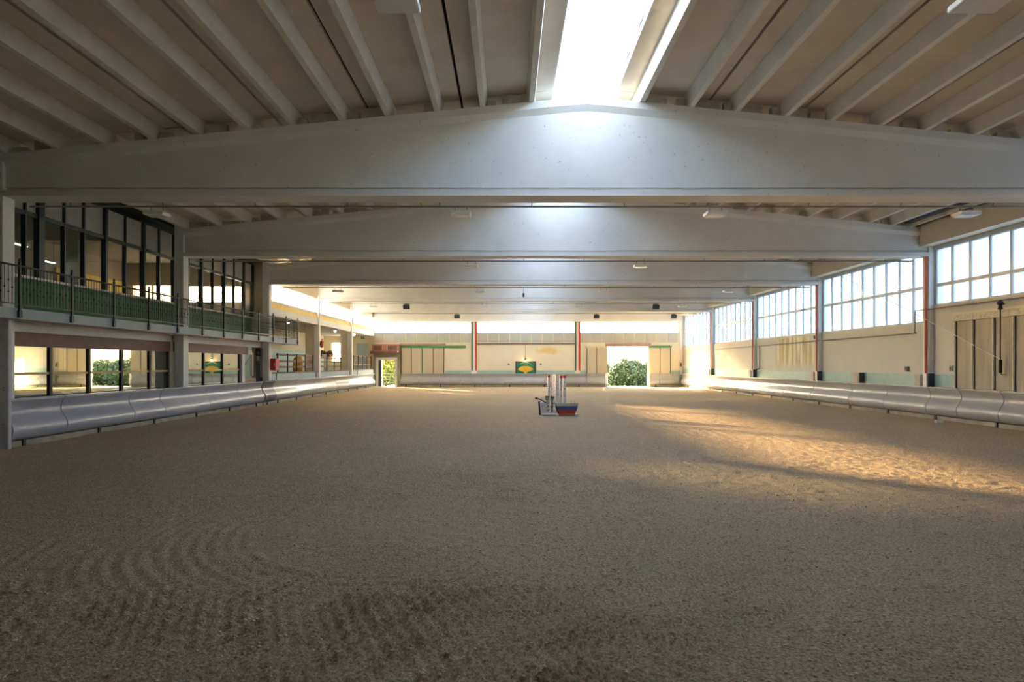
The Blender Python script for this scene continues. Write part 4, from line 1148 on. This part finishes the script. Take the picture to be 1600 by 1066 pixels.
MB().loft([[(sx - 0.05, y, 3.865), (sx + 0.02, y, 3.81), (sx + 0.02, y, 3.845), (sx + 0.08, y, 3.845), (sx + 0.08, y, 3.885), (sx + 0.02, y, 3.885), (sx + 0.02, y, 3.92)] for y in (YBACK - 0.0875, YBACK - 0.092)]).build('sign_arrow', M['white'], e)
MB().box(gx(557), gx(574), YBACK - 0.04, YBACK - 0.0005, 0.6, gz(537)).build('door_6', M['bluewall'], label='pale blue-grey door at the end of the side aisle', cat='door', kind='structure')
# window in the far wall of the aisle
e = empty('window_50', ((GWIN[0] + GWIN[1]) / 2, YBACK + 0.1, GWIN[2]), 'blazing bright window at the end of the side aisle', 'window', kind='structure')
MB().box(GWIN[0], GWIN[0] + 0.05, YBACK + 0.1, YBACK + 0.16, GWIN[2], GWIN[3]).build('frame_post', M['white'], e)
MB().box(GWIN[1] - 0.05, GWIN[1], YBACK + 0.1, YBACK + 0.16, GWIN[2], GWIN[3]).build('frame_post', M['white'], e)
MB().box(GWIN[0] + 0.05, GWIN[1] - 0.05, YBACK + 0.1, YBACK + 0.16, 2.68, 2.74).build('frame_bar', M['white'], e)
for (a, b) in ((GWIN[2], 2.68), (2.74, GWIN[3])):
    MB().add([(GWIN[0] + 0.05, YBACK + 0.13, a), (GWIN[1] - 0.05, YBACK + 0.13, a), (GWIN[1] - 0.05, YBACK + 0.13, b), (GWIN[0] + 0.05, YBACK + 0.13, b)], [(0, 1, 2, 3)]).build('pane', M['pane_c'], e)

# ------------------------------------------------------------------ jump equipment in mid arena
M['jwhite'] = mat('jump_white', (216, 212, 208), 0.6, vary=0.1, scale=12)
M['jred'] = mat('jump_red', (176, 40, 40), 0.5)
def standard(xp, Yv, top_px, w, red, lab, tilt=0.0):
    X = (xp - 795) * Yv / 1067
    top = 1.8 + (569 - top_px) * Yv / 1067
    e = empty('jump_standard', (X, Yv, 0), lab, 'jump standard', 'white jump standards stacked together')
    MB().loft([[(X - w / 2 + tilt * z, Yv - 0.05, z), (X + w / 2 + tilt * z, Yv - 0.05, z), (X + w / 2 + tilt * z, Yv + 0.05, z), (X - w / 2 + tilt * z, Yv + 0.05, z)] for z in (0.1, top - 0.1)]).build('upright', M['jwhite'], e)
    MB().loft([[(X - w / 2 + tilt * z, Yv - 0.05, z), (X + w / 2 + tilt * z, Yv - 0.05, z), (X + w / 2 + tilt * z, Yv + 0.05, z), (X - w / 2 + tilt * z, Yv + 0.05, z)] for z in (top - 0.099, top)]).build('tip', M['jred'] if red else M['jwhite'], e)
    for z in (top - 0.28, top - 0.52, top - 0.76):
        MB().box(X - 0.012 + tilt * z, X + 0.012 + tilt * z, Yv - 0.056, Yv - 0.0505, z, z + 0.03).build('pin_hole', M['dark_frame'], e)
    MB().box(X - 0.04, X + 0.04, Yv - 0.3, Yv + 0.3, 0.0, 0.099).build('foot', M['jwhite'], e)
stds = [(857.5, 25.0, 585.5, 0.085, True, 'white jump standard with red tip, outermost on the left of the cluster'),
        (862.2, 25.0, 586.6, 0.06, False, 'thin white leaning jump standard beside the left red-tipped one'),
        (865.5, 25.7, 585.2, 0.09, False, 'plain white jump standard, third from the left of the cluster'),
        (871.0, 25.1, 585.5, 0.15, False, 'broad white jump standard at the middle of the cluster'),
        (876.5, 24.4, 587.0, 0.085, True, 'white jump standard with red tip, second from the right of the cluster'),
        (882.0, 25.0, 586.5, 0.11, True, 'white jump standard with red tip, outermost on the right of the cluster')]
for s in stds: standard(*s)

# boat-shaped filler
M['fbeige'] = mat('filler_beige', (190, 186, 160), 0.6)
M['fblue'] = mat('filler_blue', (52, 80, 122), 0.55)
M['fred'] = mat('filler_red', (160, 58, 46), 0.55, vary=0.15, scale=10)
M['frust'] = mat('filler_rust', (170, 118, 70), 0.8, vary=0.3, scale=14)
Yf = 23.7
def fx(p): return (p - 795) * Yf / 1067
e = empty('boat_filler', (fx(885), Yf, 0), 'boat-shaped jump filler with beige, blue and red bands', 'jump filler')
def half_w(z): return 0.245 + 0.175 * min(1.0, max(0.0, (z - 0.02) / 0.4)) ** 0.6
for (za, zb, m) in ((0.0, 0.09, 'frust'), (0.091, 0.215, 'fred'), (0.216, 0.345, 'fblue'), (0.346, 0.45, 'fbeige')):
    cx0 = fx(885.2)
    rings = []
    for z in np.linspace(za, zb, 4):
        hw = half_w(z); d = 0.15 + 0.06 * z / 0.45
        rings.append([(cx0 - hw, Yf, z), (cx0 - hw * 0.8, Yf - d * 0.5, z), (cx0, Yf - d * 0.6, z), (cx0 + hw * 0.8, Yf - d * 0.5, z), (cx0 + hw, Yf, z), (cx0 + hw * 0.8, Yf + d * 0.5, z), (cx0, Yf + d * 0.6, z), (cx0 - hw * 0.8, Yf + d * 0.5, z)])
    MB().loft(rings).build({'frust': 'keel', 'fred': 'red_band', 'fblue': 'blue_band', 'fbeige': 'beige_band'}[m], M[m], e)
MB().tube([(fx(892.5), Yf, 0.451), (fx(892.5), Yf, 0.53)], 0.012, 6).build('pin', M['oldrail'], e)
MB().tube([(fx(897), Yf, 0.47), (fx(900), Yf, 0.455)], 0.02, 6).build('cleat', M['oldrail'], e)
for p in (870.5, 900.5):
    MB().box(fx(p) - 0.05, fx(p) + 0.05, Yf - 0.2, Yf + 0.2, -0.01, 0.07).build('side_foot', M['jwhite'], e)

# small heap of jump cups and feet to the left of the filler
Yc = 24.1
def hx(p): return (p - 795) * Yc / 1067
def hz(p): return 1.8 + (569 - p) * Yc / 1067
e = empty('white_crate', (hx(850), Yc, 0), 'white slatted wooden crate on the sand left of the boat-shaped filler', 'crate')
for (a, b) in ((845.5, 848), (848.6, 851.0), (851.6, 854)):
    MB().box(hx(a), hx(b), Yc - 0.12, Yc - 0.09, 0.06, hz(629)).build('slat', M['jwhite'], e)
    MB().box(hx(a), hx(b), Yc + 0.09, Yc + 0.12, 0.06, hz(629)).build('slat', M['jwhite'], e)
MB().box(hx(845), hx(854.5), Yc - 0.12, Yc + 0.12, 0.01, 0.058).build('crate_base', M['jwhite'], e)
MB().box(hx(845), hx(854.5), Yc - 0.088, Yc + 0.088, hz(631), hz(629)).build('crate_top', M['jwhite'], e)
e = empty('dark_lever', (hx(845), Yc - 0.2, 0.5), 'dark metal lever bar lying across the white crate', 'lever')
MB().tube([(hx(836.5), Yc - 0.14, hz(622)), (hx(843), Yc - 0.14, hz(623.5)), (hx(853), Yc - 0.14, hz(629))], 0.022, 8).build('bar', M['dgrey'], e)
MB().tube([(hx(835.8), Yc - 0.14, hz(621.8)), (hx(839.5), Yc - 0.14, hz(622.7))], 0.032, 8).build('grip', M['black'], e)
e = empty('black_block', (hx(842.5), Yc - 0.2, 0), 'tall black rubber block leaning beside the white crate', 'block')
MB().loft([[(hx(842) + dx, Yc - 0.2 - 0.05, 0.02), (hx(845) + dx, Yc - 0.2 - 0.05, 0.02), (hx(845) + dx, Yc - 0.1, 0.02), (hx(842) + dx, Yc - 0.1, 0.02)] if z == 0 else
           [(hx(840.5), Yc - 0.2 - 0.05, hz(627)), (hx(843), Yc - 0.25, hz(627)), (hx(843), Yc - 0.1, hz(627)), (hx(840.5), Yc - 0.1, hz(627))] for z, dx in ((0, 0), (1, 0))]).build('block_body', M['black'], e)
MB().tube([(hx(841.2), Yc - 0.255, hz(630)), (hx(843.8), Yc - 0.255, hz(630))], 0.015, 6).build('strap', M['dgrey'], e)
def cup_stand(p, zt, lab):
    Yk = Yc + 0.16
    e = empty('jump_cup_stand', (hx(p), Yk, 0), lab, 'jump cups', 'stands hung with dark jump cups')
    x = hx(p) * Yk / Yc
    MB().box(x - 0.035, x + 0.035, Yk + 0.14, Yk + 0.2, 0.08, hz(zt) - 0.02).build('upright', M['jwhite'], e)
    MB().box(x - 0.05, x + 0.05, Yk - 0.08, Yk + 0.28, 0, 0.079).build('foot', M['jwhite'], e)
    for i in range(4):
        z = hz(zt) - 0.1 - i * 0.13
        s = 1 if i % 2 else -1
        MB().loft([[(x + s * 0.02 - 0.06, y, z + 0.07), (x + s * 0.02 - 0.05, y, z), (x + s * 0.02 + 0.05, y, z), (x + s * 0.02 + 0.06, y, z + 0.07), (x + s * 0.02 + 0.045, y, z + 0.07), (x + s * 0.02 + 0.035, y, z + 0.02), (x + s * 0.02 - 0.035, y, z + 0.02), (x + s * 0.02 - 0.045, y, z + 0.07)] for y in (Yk + 0.04, Yk + 0.135)]).build('cup', M['dgrey'], e)
    MB().box(x - 0.07, x + 0.07, Yk + 0.05, Yk + 0.21, hz(zt) - 0.019, hz(zt) + 0.03).build('cap', M['dgrey'], e)
cup_stand(855.3, 621, 'low white stand with dark jump cups next to the crate')
cup_stand(863.3, 621.5, 'low white stand with dark jump cups next to the boat-shaped filler')
MB().tube([(hx(847), Yc - 0.5, 0.05), (hx(868), Yc - 0.55, 0.05)], 0.045, 10).build('ground_pole', M['jwhite'], label='short white pole lying on the sand before the cup stands', cat='pole')

# ------------------------------------------------------------------ outside: shrubs seen through the openings
M['bark'] = mat('shrub_bark', (92, 74, 56), 0.9)
def shrub(x, y, rx, rz, n, m, lab, size=0.09, seed=1):
    e = empty('shrub', (x, y, -0.05), lab, 'shrub', 'shrubs outside the hall')
    r = np.random.default_rng(seed)
    Vs, Fs, k = [], [], 0
    for (dx, dy, dz, s) in ((0, 0, 0, 1.0), (-0.45, -0.2, -0.15, 0.7), (0.45, 0.1, -0.12, 0.72), (0.1, -0.35, -0.3, 0.7), (-0.6, -0.1, -0.5, 0.6), (0.6, -0.1, -0.5, 0.6)):
        V, F = leaf_blob(x + dx * rx, y + dy * rx, rz * (0.98 + dz), rx * s * 0.75, rx * s * 0.7, rz * s, int(n * s * s), size, r)
        Vs.append(V); Fs.append(F + k); k += len(V)
    mesh_np('foliage', np.concatenate(Vs), np.concatenate(Fs), m, e, 'stuff')
    mb = MB()
    for a in range(5):
        t = a * 1.26
        mb.tube([(x + 0.05 * math.cos(t), y + 0.05 * math.sin(t), -0.06), (x + 0.3 * rx * math.cos(t), y + 0.3 * rx * math.sin(t), rz * 0.8), (x + 0.5 * rx * math.cos(t), y + 0.5 * rx * math.sin(t), rz * 1.3)], [0.05, 0.035, 0.01], 6)
    mb.build('stems', M['bark'], e)
M['leaf3'] = mat('shrub_leaf_blue', (46, 70, 48), 0.55, vary=0.3, scale=4)
shrub(10.05, 57.3, 1.75, 1.12, 7500, M['leaf3'], 'large blue-green shrub filling the middle of the open gateway', seed=2)
shrub(8.2, 60.8, 1.7, 0.95, 4500, M['leaf'], 'lower green shrub at the left of the open gateway', seed=3)
shrub(12.9, 58.6, 1.9, 1.1, 5500, M['leaf'], 'green shrub at the right of the open gateway', seed=4)
shrub(16.3, 59.5, 2.0, 1.2, 3600, M['leaf3'], 'shrub further right outside, seen only in the mirrors', seed=5)
shrub(20.0, 60.5, 2.0, 1.3, 3000, M['leaf'], 'outermost shrub on the right outside the hall', seed=8)
shrub(-10.4, 57.6, 1.4, 1.7, 5200, M['leaf2'], 'sunlit yellow-green shrub behind the small door', seed=6)
shrub(-13.0, 60.2, 1.6, 1.6, 3000, M['leaf'], 'darker green shrub behind the yellow-green one at the small door', seed=7)
e = empty('garden_fence', (-10.5, 55.6, 0), 'low dark green bar fence outside the small door', 'fence')
for z in (0.25, 0.5, 0.75, 1.0):
    MB().box(-11.9, -9.0, 55.58, 55.62, z - 0.025, z + 0.025).build('rail', M['dteal'], e)
for x in (-11.8, -10.5, -9.2):
    MB().box(x - 0.03, x + 0.03, 55.62, 55.68, -0.06, 1.1).build('post', M['dteal'], e)
